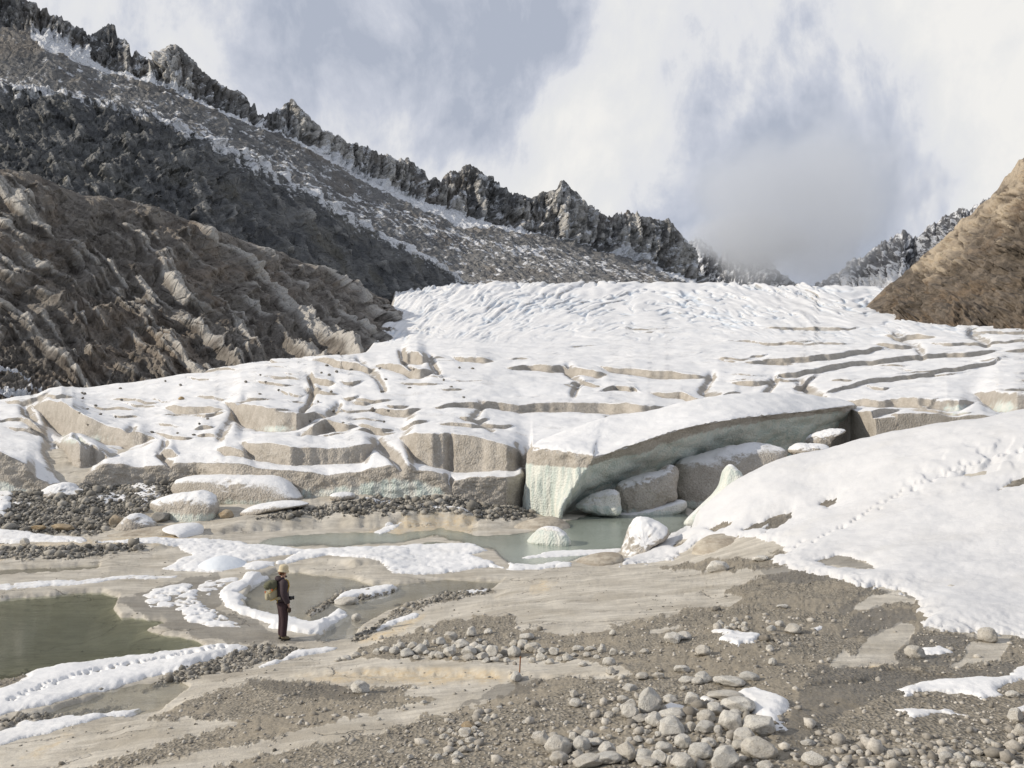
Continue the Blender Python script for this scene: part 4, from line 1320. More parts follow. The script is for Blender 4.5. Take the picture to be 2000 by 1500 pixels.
snow_patch('snow_patch', [(278, 1164), (298, 1151), (371, 1138), (386, 1154), (388, 1174), (410, 1186), (448, 1206), (482, 1231), (461, 1226), (416, 1226), (362, 1214), (358, 1202), (342, 1186), (298, 1186), (285, 1177)], 0.09,
           'trampled snow patch full of footprints left of the standing person', pits=.8, seed=5, track=trail([(330, 1160), (370, 1180), (410, 1200), (460, 1222)], 30, 4, 9))
snow_patch('snow_patch', [(385, 1150), (400, 1135), (440, 1128), (470, 1126), (450, 1138), (425, 1150), (410, 1165), (395, 1165)], 0.06, 'thin broken snow between the snow bank and the trampled patch', pits=1.0, seed=6)
snow_patch('snow_patch', [(150, 1060), (330, 1052), (450, 1057), (520, 1065), (605, 1074), (590, 1080), (540, 1087), (500, 1094), (470, 1100), (430, 1118), (380, 1118), (316, 1111), (335, 1098), (372, 1085), (345, 1068), (250, 1063)], 0.13, 'broad snow field beside the river on the left, around the smooth ice mound', pits=.3, seed=7)
snow_patch('snow_patch', [(590, 1075), (680, 1070), (790, 1066), (860, 1062), (930, 1064), (955, 1075), (922, 1083), (985, 1110), (955, 1108), (900, 1116), (800, 1122), (760, 1121), (755, 1108), (740, 1095), (690, 1088), (640, 1085), (560, 1101), (535, 1102), (560, 1090)], 0.15, 'wide bright snow patch between the river and the pool, beyond the person', pits=.22, seed=8)
snow_patch('snow_patch', [(-90, 1150), (0, 1141), (70, 1135), (175, 1130), (250, 1124), (350, 1124), (340, 1130), (230, 1133), (180, 1140), (90, 1146), (0, 1154), (-90, 1162)], 0.06, 'thin ragged snow strip on the far shore of the green pond', pits=.4, seed=9)
snow_patch('snow_patch', [(468, 1104), (500, 1096), (540, 1097), (536, 1104), (500, 1113), (480, 1112)], 0.10, 'small snow tongue right of the smooth ice mound at the pool head', seed=10)
snow_patch('snow_patch', [(656, 1174), (672, 1157), (720, 1148), (760, 1145), (775, 1149), (760, 1157), (720, 1166), (670, 1175)], 0.16, 'snow cap on the gravel spit in the pool', seed=11, edge=.2)
snow_patch('snow_patch', [(735, 1233), (750, 1218), (770, 1210), (810, 1196), (827, 1199), (810, 1208), (786, 1214), (762, 1225)], 0.09, 'narrow snow sliver on the pale slab beside the gravel bar', seed=12, edge=.15)
snow_patch('snow_patch', [(890, 1155), (925, 1150), (960, 1151), (950, 1156), (915, 1160)], 0.06, 'tiny snow strip at the tip of the gravel bar', seed=13, edge=.15)
snow_patch('snow_patch', [(1015, 1090), (1075, 1076), (1216, 1071), (1212, 1079), (1144, 1085), (1030, 1091)], 0.10, 'snow strip along the river in front of the floating ice block', seed=14)
snow_patch('snow_patch', [(985, 1113), (1000, 1100), (1045, 1103), (1090, 1095), (1122, 1100), (1114, 1107), (1060, 1112), (1000, 1115)], 0.11, 'low snow patches at the right end of the pool near the slab', seed=15)
snow_patch('snow_patch', [(1384, 1231), (1437, 1229), (1478, 1240), (1470, 1259), (1452, 1258), (1445, 1269), (1425, 1254), (1403, 1251), (1412, 1242)], 0.09, 'ragged snow patch on the gravel in the middle right', step=(1.8, 1.0), seed=16, edge=.12, pits=.3)
snow_patch('snow_patch', [(1431, 1354), (1476, 1346), (1512, 1357), (1543, 1380), (1532, 1402), (1533, 1430), (1512, 1428), (1487, 1408), (1470, 1390), (1450, 1368)], 0.13, 'thick snow lump beside the boulder heap', step=(1.8, 1.0), seed=17, edge=.2)
snow_patch('snow_patch', [(1290, 1379), (1310, 1375), (1332, 1380), (1315, 1386), (1294, 1387)], 0.05, 'small snow scrap right of the tallest boulder', step=(1.5, .8), seed=18, edge=.1)
snow_patch('snow_patch', [(1368, 1366), (1392, 1360), (1402, 1368), (1380, 1372)], 0.05, 'small snow scrap behind the boulder heap', step=(1.5, .8), seed=19, edge=.1)
snow_patch('snow_patch', [(1760, 1349), (1790, 1337), (1860, 1331), (1938, 1328), (1975, 1310), (2000, 1302), (2090, 1290), (2090, 1345), (2000, 1330), (1950, 1345), (1916, 1372), (1899, 1358), (1846, 1354), (1790, 1350), (1770, 1361)], 0.10, 'long snow streak at the right edge beside the stream', step=(2.0, 1.0), seed=20, edge=.16)
snow_patch('snow_patch', [(1752, 1388), (1790, 1384), (1846, 1385), (1884, 1398), (1846, 1396), (1784, 1400)], 0.06, 'flat snow sliver on the sand at the lower right', step=(2.0, 1.0), seed=21, edge=.1)
snow_patch('snow_patch', [(1801, 1268), (1832, 1264), (1862, 1275), (1840, 1280), (1808, 1278)], 0.07, 'small snow heap behind the egg-shaped boulder', step=(1.6, .9), seed=22, edge=.14)
snow_patch('snow_patch', [(1582, 1228), (1600, 1222), (1618, 1226), (1600, 1232)], 0.05, 'tiny snow scrap beside an angular stone on the gravel', step=(1.5, .8), seed=23, edge=.1)
snow_patch('snow_patch', [(1974, 1395), (2000, 1372), (2060, 1368), (2060, 1385), (2000, 1388)], 0.06, 'snow scrap at the right edge above two white boulders', step=(2, 1), seed=24, edge=.1)
snow_patch('snow_patch', [(180, 975), (215, 962), (245, 966), (250, 975), (215, 984)], 0.12, 'snow scrap on the dark gravel mound at the left', seed=25)
snow_patch('snow_patch', [(250, 945), (300, 948), (320, 955), (315, 970), (280, 985), (268, 970)], 0.12, 'snow patch at the top of the dark gravel mound', pits=.4, seed=26)
snow_patch('snow_patch', [(20, 985), (50, 977), (75, 985), (50, 992)], 0.08, 'thin snow on the left end of the gravel mound', pits=.5, seed=27)
snow_patch('snow_patch', [(-90, 1040), (0, 1032), (60, 1040), (110, 1048), (170, 1050), (165, 1060), (90, 1058), (0, 1056), (-90, 1056)], 0.14, 'snow strip below the gravel mound at the left edge', pits=.3, seed=28)
snow_patch('snow_patch', [(700, 973), (760, 974), (850, 985), (900, 990), (960, 1000), (950, 1006), (890, 1000), (800, 985), (720, 979)], 0.06, 'thin broken snow line on the gravel bench below the ice wall', pits=.9, seed=29)
snow_patch('snow_patch', [(730, 1040), (750, 1028), (780, 1015), (786, 1018), (765, 1036), (742, 1044)], 0.08, 'snow in the gully of the rock bank above the river', seed=30)
snow_patch('snow_patch', [(-90, 945), (0, 945), (28, 958), (20, 990), (10, 1008), (-90, 1010)], 0.3, 'snow drift against the ice at the left edge', seed=31)

# the big snow bank on the right
BANK = [(1205, 1104), (1222, 1092), (1245, 1078), (1275, 1062), (1310, 1048), (1325, 1036), (1335, 1030), (1350, 1018), (1380, 985), (1425, 945), (1470, 910), (1500, 860), (1560, 700), (3000, 500), (3000, 1290), (2060, 1262), (2000, 1246), (1940, 1238), (1890, 1236), (1840, 1228), (1793, 1224), (1812, 1206), (1795, 1194),
        (1788, 1178), (1790, 1164), (1774, 1158), (1692, 1146), (1640, 1134), (1586, 1120), (1546, 1111), (1502, 1092), (1540, 1080), (1520, 1062), (1480, 1052), (1430, 1050), (1365, 1056), (1340, 1076), (1322, 1088), (1290, 1096), (1245, 1100), (1222, 1106)]
HOLES = [[(1452, 1037), (1478, 1024), (1505, 1012), (1530, 1003), (1548, 1002), (1546, 1014), (1530, 1024), (1512, 1036), (1490, 1040), (1500, 1026), (1478, 1034)], [(1602, 988), (1612, 978), (1634, 974), (1630, 985), (1616, 994)], [(1952, 958), (1965, 945), (2000, 932), (2010, 940), (1990, 950)],
         [(1380, 1036), (1405, 1026), (1428, 1018), (1420, 1032), (1395, 1040)], [(1310, 1066), (1330, 1054), (1342, 1054), (1336, 1064), (1318, 1070)], [(1590, 1098), (1640, 1085), (1690, 1098), (1712, 1112), (1660, 1112), (1620, 1108)]]
bu = np.linspace(0.085, 0.62, 420)[None, :] * np.ones((330, 1))
bd = np.exp(np.linspace(math.log(17.5), math.log(48), 330))[:, None] * np.ones((1, 420))
bz0 = ground_z(bu, bd)
bX = bu * bd
bpx, bqy = img_of(bX, bd, bz0)
bsd = poly_sd(bpx, bqy * 1.7, [(p[0], p[1] * 1.7) for p in BANK]) * bd / F + 0.12 * fbm(bX * 1.2, bd * .9, 3.0, 4)
bsd = bsd + .10 * fbm(bX * 3.5, bd * 2.6, 13.0, 4, .6)
bsd = np.where(bd > interp(bpx, [(1200, 60), (1340, 41), (1430, 43), (3000, 50)]), np.minimum(bsd, 46 - bd), bsd)
for H_ in HOLES:
    hs = poly_sd(bpx, bqy * 1.7, [(p[0], p[1] * 1.7) for p in H_]) * bd / F + 0.10 * fbm(bX * 2.4, bd * 2.0, 9.0, 4)
    bsd = np.minimum(bsd, -hs)
bk_ = np.clip(bsd / 0.9, 0, 1)
bh = 0.20 * np.sqrt(1 - (1 - bk_) ** 2) * (0.85 + 0.35 * fbm(bX * .35, bd * .35, 5.0, 3))
bh = bh + (0.020 * fbm(bX * 1.1 - bd * .4, bd * 3.2, 7.0, 3) + 0.05 * fbm(bX * .45, bd * .5, 2.0, 2)) * bk_
churn = np.exp(-(((bpx - 1900) / 110) ** 2 + ((bqy - 915 + (bpx - 1900) * .30) / 30) ** 2))
bh = bh - churn * 0.16 * sstep(perlin(bX * 2.0, bd * 1.7, 3.3), .02, .3) + churn * .07 * np.maximum(0, perlin(bX * 1.5, bd * 1.5, 8.8))
for tx, ty, tw in trail([(1560, 1075), (1650, 1035), (1690, 1010), (1740, 985), (1790, 958), (1850, 930), (1930, 905), (2000, 885)], 52, 4.0, 4.5):
    bh = bh - 0.12 * np.exp(-(((bpx - tx) ** 2 + ((bqy - ty) * 2) ** 2) / tw ** 2))
bz = np.where(bsd > 0, bz0 + bh, bz0 - 0.06 - np.clip(-bsd, 0, .4) * .25)
cc, ff, at = compact(np.stack([bX, bd, bz], -1).reshape(-1, 3), grid_faces(*bX.shape, keep=bsd > -0.1), {'thin': np.zeros(bX.shape)})
tag(link('snow_slope', mesh_arrays('snow_slope', cc, ff, at), snow_material('wind_worn_snow', (0.66, 0.66, 0.672), .8)), kind='structure')
bankHit = Hit(bu[0], np.log(bd[:, 0]), np.maximum(bz, bz0))

# ------------------------------------------------------------------ blocks of ice and single shaped rocks
def closed_curve(poly, n, rounds=2):
    P = np.array(poly, float)
    for _ in range(rounds):
        Q = np.roll(P, -1, axis=0)
        P = np.stack([0.78 * P + 0.22 * Q, 0.22 * P + 0.78 * Q], 1).reshape(-1, 2)
    C = np.concatenate([P, P[:1]])
    L = np.concatenate([[0], np.cumsum(np.linalg.norm(np.diff(C, axis=0), axis=1))])
    s = np.linspace(0, L[-1], n, endpoint=False)
    return np.stack([np.interp(s, L, C[:, 0]), np.interp(s, L, C[:, 1])], 1)


def lump(name, poly, d, thick, mat, label, cat, rough=0.06, p=2.4, lean=0.0, clean=None, n=110, rings=26, seed=0.0, centre=None, group=None, back=None, skew=0.0):
    """a solid body with the given outline as seen from the camera side, standing at distance d, rounded front and back"""
    B = closed_curve(poly, n)
    c = np.array(centre if centre else B.mean(0))
    sg = 1.0
    a = (B[:, 0] * np.roll(B[:, 1], -1) - np.roll(B[:, 0], -1) * B[:, 1]).sum()
    if a < 0:
        B = B[::-1]
    co, sides = [], []
    ylow = B[:, 1].max()
    rr = np.sin(np.linspace(0, math.pi / 2, rings))
    for side in (-1, 1):
        T = thick if side < 0 else (back or thick)
        for r in rr:
            q = c + (B - c) * r
            t = T * (1 - r ** p) ** (1 / p)
            dd = d + side * t + lean * (ylow - q[:, 1]) / F * d + skew * (q[:, 0] - c[0]) / F * d
            # each point keeps its own place on the outline plane, then moves along y
            x = (q[:, 0] - CX) / F * d
            z = EYE + (CY - q[:, 1]) / F * d
            co.append(np.stack([x, dd, z], 1))
    co = np.array(co)                       # (2*rings, n, 3)
    nrm = co - np.array([(c[0] - CX) / F * d, d, EYE + (CY - c[1]) / F * d])
    nrm /= np.linalg.norm(nrm, axis=2, keepdims=True) + 1e-6
    nz = fbm(co[..., 0] * 1.3 + seed, co[..., 1] * 1.3, co[..., 2] * 1.3, 4, .55) + .4 * ridged(co[..., 0] * 2.4 + seed, co[..., 1] * 2.4, co[..., 2] * .9, 3) - .4
    co = co + nrm * (rough * nz)[..., None]
    idx = np.arange(2 * rings * n).reshape(2 * rings, n)
    F_ = []
    for s in range(2):
        I = idx[s * rings:(s + 1) * rings]
        J = np.roll(I, -1, axis=1)
        q = np.stack([I[:-1], J[:-1], J[1:], I[1:]], -1).reshape(-1, 4)
        F_.append(q if s == 0 else q[:, ::-1])
    # join the two rims
    a_, b_ = idx[rings - 1], idx[2 * rings - 1]
    F_.append(np.stack([a_, np.roll(a_, -1), np.roll(b_, -1), b_], -1))
    faces = np.concatenate(F_)
    pyv = CY - F * (co[..., 2] - EYE) / d
    at = {'clean': np.zeros(pyv.shape) if clean is None else sstep(pyv, clean[0], clean[1]) * (clean[2] if len(clean) > 2 else 1.0)}
    me = mesh_arrays(name, co.reshape(-1, 3), faces, at)
    bm = bmesh.new()
    bm.from_mesh(me)
    bmesh.ops.remove_doubles(bm, verts=bm.verts, dist=0.002)
    bmesh.ops.recalc_face_normals(bm, faces=bm.faces)
    bm.to_mesh(me)
    bm.free()
    me.shade_smooth()
    base = Vector(((c[0] - CX) / F * d, d, float(co[..., 2].min())))
    me.transform(Matrix.Translation(-base))
    o = link(name, me, mat)
    o.location = base
    return tag(o, label, cat, group)


m_ice = ice_material('block_ice', (0.50, 0.74))
m_ice_dirty = ice_material('gritty_ice', (0.62, 0.84))
m_ice_clean = ice_material('clear_white_ice', (0.55, 0.85), tan=((0.62, 0.60, 0.54), (0.74, 0.73, 0.68)))
m_cave = ice_material('cave_ice', (0.55, 0.72), pale=(0.70, 0.70, 0.64))

lump('ice_block', [(322, 945), (345, 935), (400, 931), (480, 929), (540, 929), (565, 940), (585, 958), (602, 974), (560, 985), (500, 992), (440, 988), (400, 985), (350, 975), (322, 965)], 47.6, 1.15, m_ice, 'long grey ice block with a snow top in front of the ice wall', 'ice block', .07, 3.2, 0.45, (955, 985, .7), seed=1, skew=-.25)
lump('ice_block', [(277, 987), (300, 975), (350, 964), (390, 959), (415, 966), (430, 982), (433, 1000), (420, 1022), (395, 1034), (350, 1030), (325, 1017), (290, 1002)], 45.0, .95, m_ice, 'rounded ice block with pale lower side on the gravel at the left', 'ice block', .07, 2.6, 0.35, (985, 1012, .8), seed=2, skew=-.35)
lump('ice_slab', [(463, 1003), (490, 988), (530, 981), (580, 979), (608, 986), (570, 993), (520, 1001), (478, 1012)], 44.9, .8, m_ice_dirty, 'flat curved ice slab under snow on the gravel bench', 'ice slab', .04, 2.2, 0.5, seed=3)
lump('ice_block', [(640, 971), (650, 963), (670, 960), (690, 963), (697, 972), (680, 979), (655, 981)], 46.6, .5, m_ice, 'small snow-capped ice lump on the gravel bench under the ice wall', 'ice block', .05, 2.2, .3, seed=4)
lump('ice_block', [(218, 1038), (235, 1018), (258, 1002), (280, 1008), (305, 1024), (302, 1040), (260, 1048), (225, 1046)], 43.2, .7, m_ice_dirty, 'pointed grey ice lump at the right end of the gravel mound', 'ice block', .05, 2.2, .3, seed=5)
lump('ice_block', [(70, 975), (78, 955), (100, 946), (128, 943), (150, 955), (185, 962), (160, 972), (130, 975), (118, 985), (90, 985)], 48.6, .9, m_ice, 'undercut snow-topped ice lump behind the gravel mound', 'ice block', .07, 2.4, .4, seed=6)
lump('ice_block', [(1028, 1064), (1036, 1052), (1050, 1036), (1066, 1028), (1090, 1030), (1106, 1041), (1116, 1057), (1108, 1070), (1060, 1074)], 39.0, .55, m_ice_clean, 'bright half-round ice block standing in the river', 'ice block', .04, 2.6, 0.2, (1030, 1040), seed=7, skew=-.5)
lump('ice_mound', [(380, 1117), (387, 1102), (408, 1092), (430, 1088), (460, 1095), (485, 1107), (500, 1117), (470, 1121), (420, 1121)], 33.6, .9, snow_material('smooth_bluish_ice', (0.74, 0.78, 0.83), .4), 'smooth bluish ice mound rising from the snow by the pool', 'ice mound', .015, 2.0, .5, seed=8)
lump('ice_fin', [(1338, 1030), (1356, 1010), (1378, 988), (1398, 965), (1410, 945), (1414, 920), (1425, 906), (1440, 914), (1452, 930), (1458, 945), (1440, 962), (1415, 978), (1385, 1010), (1360, 1032)], 39.6, .55, m_ice_clean, 'upright pale ice fin at the edge of the snow bank', 'ice fin', .05, 2.2, .1, (900, 905), seed=9, centre=(1418, 955), skew=-.5)
lump('boulder', [(1206, 1106), (1218, 1072), (1232, 1040), (1248, 1014), (1268, 1014), (1295, 1026), (1310, 1042), (1296, 1060), (1274, 1070), (1264, 1090), (1240, 1104), (1218, 1112)], 36.4, .95, ice_material('snowy_rock', (0.30, 0.52), tan=((0.33, 0.30, 0.26), (0.46, 0.42, 0.37))), 'tall pointed boulder under snow at the tip of the snow bank', 'boulder', .08, 2.6, .45, seed=10, skew=-.2)
# broken ice inside the cave mouth
lump('ice_block', [(1120, 993), (1140, 980), (1162, 965), (1206, 953), (1211, 975), (1212, 1005), (1175, 1007), (1138, 1001)], 47.2, .9, m_ice_clean, 'sunlit pointed ice block at the mouth of the ice cave', 'ice block', .07, 2.6, .3, (980, 990), seed=11, skew=-.5)
lump('ice_block', [(1203, 958), (1212, 945), (1250, 930), (1290, 925), (1315, 908), (1333, 922), (1323, 955), (1328, 975), (1290, 988), (1260, 1003), (1215, 1005), (1206, 980)], 48.3, 1.0, m_ice_dirty, 'grey broken ice block with a snow streak inside the cave mouth', 'ice block', .10, 2.6, .4, (980, 1000, .7), seed=12)
lump('ice_block', [(1322, 915), (1340, 898), (1375, 893), (1430, 877), (1480, 868), (1520, 872), (1565, 886), (1530, 910), (1490, 945), (1450, 975), (1400, 995), (1365, 1000), (1330, 990), (1318, 960)], 51.0, 1.3, m_ice_dirty, 'long grey fallen ice slab leaning under the cave roof', 'ice block', .12, 2.6, .55, (965, 985, .8), seed=13)
lump('ice_block', [(1150, 1010), (1200, 1003), (1280, 986), (1330, 976), (1345, 982), (1342, 996), (1300, 1014), (1230, 1024), (1170, 1022)], 48.2, .9, m_ice_clean, 'low pale ice ledge at the water line in the cave mouth', 'ice block', .06, 2.4, .2, (990, 1000), seed=14)
lump('ice_block', [(1573, 866), (1582, 852), (1606, 843), (1640, 836), (1658, 842), (1634, 850), (1620, 864), (1618, 876), (1590, 880)], 56.0, .9, m_ice, 'rounded ice lump at the right end of the cave', 'ice block', .08, 2.4, .4, seed=15)
lump('ice_block', [(1535, 880), (1560, 866), (1590, 866), (1618, 870), (1625, 885), (1590, 892), (1550, 890)], 53.0, .8, m_ice, 'low snow-dusted ice lump beside the snow bank crest', 'ice block', .08, 2.4, .4, seed=16)
lump('rock_hump', [(150, 1062), (200, 1048), (250, 1038), (320, 1030), (365, 1026), (390, 1036), (393, 1056), (330, 1064), (230, 1068)], 41.4, 1.3, None, 'brown ice-worn rock hump with snow at its right end, left of the river', 'rock', .05, 2.2, .6, seed=17)
lump('rock_hump', [(985, 1043), (1010, 1026), (1050, 1014), (1085, 1012), (1108, 1022), (1118, 1034), (1090, 1044), (1040, 1050)], 43.4, 1.2, None, 'smooth tan rock hump below the bright corner of the ice cave', 'rock', .03, 2.2, .6, seed=18)
lump('rock_hump', [(1118, 1104), (1140, 1092), (1180, 1084), (1215, 1084), (1222, 1096), (1200, 1110), (1150, 1114)], 34.4, .9, None, 'low rounded rock hump between the pool end and the snowy boulder', 'rock', .03, 2.2, .7, seed=19)
lump('rock_hump', [(1352, 1090), (1362, 1068), (1390, 1052), (1430, 1048), (1480, 1056), (1510, 1072), (1470, 1088), (1410, 1098)], 33.2, 1.1, None, 'pale rounded rock hump bare of snow at the foot of the snow bank', 'rock', .03, 2.2, .7, seed=20)
m_hump, t = new_mat('ice_worn_rock')
P = t.pos()
st = t.noise(t.map(P, (0.8, 0.8, 4.5), (0, 0.35, 0)), 1.4, 5, 0.6)
c = t.mix(t.step(st, 0.36, 0.64), (0.32, 0.275, 0.22), (0.50, 0.455, 0.38))
c = t.mix(t.step(t.noise(P, 6, 5, .65), .52, .72, 0, .6), c, (0.22, 0.18, 0.14))
t.principled(c, .85, t.bump(t.m('ADD', st, t.noise(P, 9, 4, .6)), .5, .06), .25)
for o in list(COL.objects):
    if o.name.startswith('rock_hump'):
        o.data.materials.append(m_hump)
snow_cap = lump('snow_patch', [(312, 1032), (340, 1026), (370, 1026), (390, 1034), (392, 1054), (382, 1056), (368, 1044), (345, 1040)], 40.9, 1.25, m_snow, 'snow hood on the right end of the brown rock hump', 'snow patch', .03, 2.2, .6, seed=21)

# the cave: one slab of ice with a dirty rim and a hollow, teal underside
ST = [
    [(1046, 880, 56), (1058, 860, 54.5), (1046, 866, 52.0), (1036, 876, 50.2), (1031, 895, 49.8), (1028, 930, 49.6), (1024, 962, 49.6), (1021, 988, 49.6), (1020, 1015, 49.6)],
    [(1062, 876, 55), (1070, 854, 53.5), (1056, 864, 50.6), (1044, 873, 48.6), (1037, 895, 48.1), (1033, 930, 47.9), (1029, 962, 47.9), (1026, 988, 47.9), (1025, 1015, 47.9)],
    [(1100, 866, 56), (1105, 842, 54), (1096, 858, 50), (1090, 872, 47.4), (1088, 899, 46.9), (1086, 935, 46.8), (1083, 965, 46.8), (1080, 992, 46.8), (1080, 1016, 46.8)],
    [(1160, 846, 57), (1165, 820, 55.5), (1157, 852, 50.3), (1151, 881, 46.5), (1148, 904, 46.0), (1134, 932, 45.9), (1117, 962, 45.9), (1101, 988, 45.9), (1092, 1014, 45.9)],
    [(1188, 836, 58), (1192, 813, 56.5), (1182, 850, 50.8), (1171, 886, 46.6), (1167, 897, 46.5), (1158, 925, 47.1), (1141, 960, 48.2), (1121, 990, 49), (1107, 1016, 49.5)],
    [(1260, 828, 59), (1264, 803, 57.5), (1260, 835, 52), (1255, 859, 48.2), (1256, 868, 48.4), (1246, 905, 49.8), (1226, 945, 50.9), (1194, 985, 51.8), (1182, 1018, 52.2)],
    [(1350, 806, 60), (1352, 782, 58.7), (1349, 810, 54), (1345, 832, 50.4), (1347, 839, 50.7), (1350, 870, 52.2), (1342, 905, 53.6), (1314, 950, 54.8), (1302, 1010, 55.4)],
    [(1440, 790, 62.5), (1442, 768, 61.2), (1448, 790, 57), (1452, 814, 53.6), (1454, 820, 53.9), (1457, 845, 55.2), (1452, 872, 56.4), (1434, 910, 57.4), (1424, 980, 58)],
    [(1544, 788, 65.5), (1546, 768, 64.2), (1553, 783, 61), (1560, 803, 58.3), (1562, 808, 58.6), (1564, 825, 59.4), (1560, 848, 60.2), (1547, 880, 61), (1542, 930, 61.6)],
    [(1638, 796, 69.5), (1640, 780, 68.2), (1655, 785, 66.7), (1664, 791, 65.2), (1664, 796, 65.3), (1653, 812, 65.6), (1641, 830, 65.8), (1629, 848, 66), (1622, 880, 66.2)],
    [(1646, 800, 71), (1648, 786, 70), (1660, 788, 69), (1667, 793, 68.5), (1668, 798, 68.6), (1658, 814, 68.8), (1646, 832, 69), (1634, 850, 69), (1626, 882, 69)]]
A = np.array([[at_depth(*p) for p in s] for s in ST])           # (stations, profile, 3)


def cr_resample(A, n, axis):
    A = np.moveaxis(A, axis, 0)
    m = len(A)
    Pd = np.concatenate([2 * A[:1] - A[1:2], A, 2 * A[-1:] - A[-2:-1]])
    q = np.linspace(0, m - 1, n)
    i = np.minimum(q.astype(int), m - 2)
    f = (q - i).reshape((-1,) + (1,) * (A.ndim - 1))
    p0, p1, p2, p3 = Pd[i], Pd[i + 1], Pd[i + 2], Pd[i + 3]
    r = 0.5 * (2 * p1 + (p2 - p0) * f + (2 * p0 - 5 * p1 + 4 * p2 - p3) * f ** 2 + (3 * p1 - p0 - 3 * p2 + p3) * f ** 3)
    return np.moveaxis(r, 0, axis)


A = cr_resample(cr_resample(A, 240, 0), 130, 1)
prof = np.linspace(0, 8, 130)[None, :] * np.ones((240, 1))
stn = np.linspace(0, 10, 240)[:, None] * np.ones((1, 130))
nr = np.cross(np.gradient(A, axis=0), np.gradient(A, axis=1))
nr /= np.linalg.norm(nr, axis=2, keepdims=True) + 1e-9
wallm = sstep(prof, 3.9, 4.4)
inner = sstep(stn, 3.4, 4.2)
x, y, z = A[..., 0], A[..., 1], A[..., 2]
scal = np.abs(perlin(x * .42 + z * .35, z * .7 - x * .2, y * .3)) * .9 + .16 * fbm(x * .9 + z, z * 1.5 - x * .35, y * .6, 3)
flute = fbm(x * 3.4, z * .5, y * .4, 4)
dsp = wallm * (inner * .34 * (scal - .15) + (1 - inner) * .10 * flute) + (1 - wallm) * .06 * fbm(x * .9, y * .9, 1, 3)
dsp = dsp + .10 * fbm(x * 2.2, y * 2.2, z * 2.2, 3) * np.exp(-((prof - 3.6) / .6) ** 2)
sgn = 1 if (nr[120, 20, 2] > 0) else -1
A = A + nr * sgn * dsp[..., None]
cl = sstep(prof, 4.15, 4.55) * (1.0 - .25 * inner)
deep = inner * sstep(prof, 4.0, 6.5 ) * .95
m_cave_tree = NT.__new__(NT)
m_cave_tree.t = m_cave.node_tree
bs = next(n for n in m_cave.node_tree.nodes if n.type == 'BSDF_PRINCIPLED')
src = bs.inputs['Base Color'].links[0].from_socket
dat = m_cave_tree.attr('deep')
vein = m_cave_tree.noise(m_cave_tree.map(m_cave_tree.pos(), (1, 1, 2.2), (0, 0.5, 0)), .9, 6, .65, .6)
teal = m_cave_tree.mix(m_cave_tree.step(vein, .36, .62), (0.47, 0.58, 0.55), (0.78, 0.80, 0.73))
m_cave_tree.t.links.new(m_cave_tree.mix(dat, src, teal), bs.inputs['Base Color'])
me = mesh_arrays('ice_cave', A.reshape(-1, 3), grid_faces(240, 130)[:, ::(1 if sgn > 0 else -1)], {'clean': cl, 'deep': deep, 'face': np.exp(-((prof - 4.0) / .4) ** 2)})
tag(link('ice_cave', me, m_cave), 'large overhanging ice roof with a dirty rim and teal hollow above the river', 'ice cave')

# ------------------------------------------------------------------ stones
def stone_mesh(name, seed, sub=3, angular=0.0, flat=1.0, rough=0.10):
    r = np.random.default_rng(seed)
    bm = bmesh.new()
    bmesh.ops.create_icosphere(bm, subdivisions=sub, radius=1.0)
    co = np.array([v.co[:] for v in bm.verts])
    # planes shave the ball into facets; rounded stones are shaved little
    for _ in range(int(5 + 9 * angular)):
        nrm = r.normal(size=3)
        nrm /= np.linalg.norm(nrm)
        h = r.uniform(.62, .95) if angular > .5 else r.uniform(.78, .98)
        dd = co @ nrm - h
        co = co - np.where(dd > 0, dd, 0)[:, None] * nrm * (0.92 if angular > .5 else .75)
    s = np.array([1, r.uniform(.75, 1.0), r.uniform(.7, .95) * flat])
    n1 = fbm(co[:, 0] * 1.3 + seed, co[:, 1] * 1.3, co[:, 2] * 1.3, 3, .5)
    n2 = fbm(co[:, 0] * 4 + seed, co[:, 1] * 4, co[:, 2] * 4, 3, .55)
    co = co * (1 + rough * n1 + rough * .28 * n2)[:, None] * s
    co /= np.abs(co).max(0)
    for v, c in zip(bm.verts, co):
        v.co = c
    me = bpy.data.meshes.new(name)
    bm.to_mesh(me)
    bm.free()
    if angular < .5 or sub > 2:
        me.shade_smooth()
    return me


def granite(name, a, b, spk):
    m, t = new_mat(name)
    tc = t.n('ShaderNodeTexCoord').outputs['Object']
    info = t.n('ShaderNodeObjectInfo')
    off = t.n('ShaderNodeVectorMath', {0: tc}, operation='ADD')
    t.set(off, 1, info.outputs['Random'])
    v = t.n('ShaderNodeVectorMath', {0: tc, 1: info.outputs['Location']}, operation='ADD').outputs[0]
    big = t.noise(v, 1.5, 5, 0.6)
    fine = t.noise(v, 9.0, 5, 0.7)
    c = t.mix(t.step(big, .32, .68), a, b)
    c = t.mix(t.step(fine, .50, .70, 0, .75), c, spk)
    rnd = info.outputs['Random']
    c = t.mix(t.m('MULTIPLY', t.step(rnd, .55, 1.0), .38), c, (0.40, 0.35, 0.28))
    c = t.mix(t.m('MULTIPLY', t.step(rnd, .35, .0), .35), c, (0.42, 0.42, 0.41))
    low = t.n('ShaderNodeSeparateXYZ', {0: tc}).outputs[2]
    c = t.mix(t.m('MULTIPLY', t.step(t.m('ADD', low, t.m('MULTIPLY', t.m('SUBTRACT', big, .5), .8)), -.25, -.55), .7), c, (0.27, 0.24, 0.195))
    lich = t.step(t.noise(v, 3.2, 5, .7), .60, .68)
    c = t.mix(t.m('MULTIPLY', lich, .45), c, (0.22, 0.205, 0.18))
    t.principled(c, .88, t.bump(t.m('ADD', fine, t.m('MULTIPLY', big, .8)), .6, .12), .2)
    return m


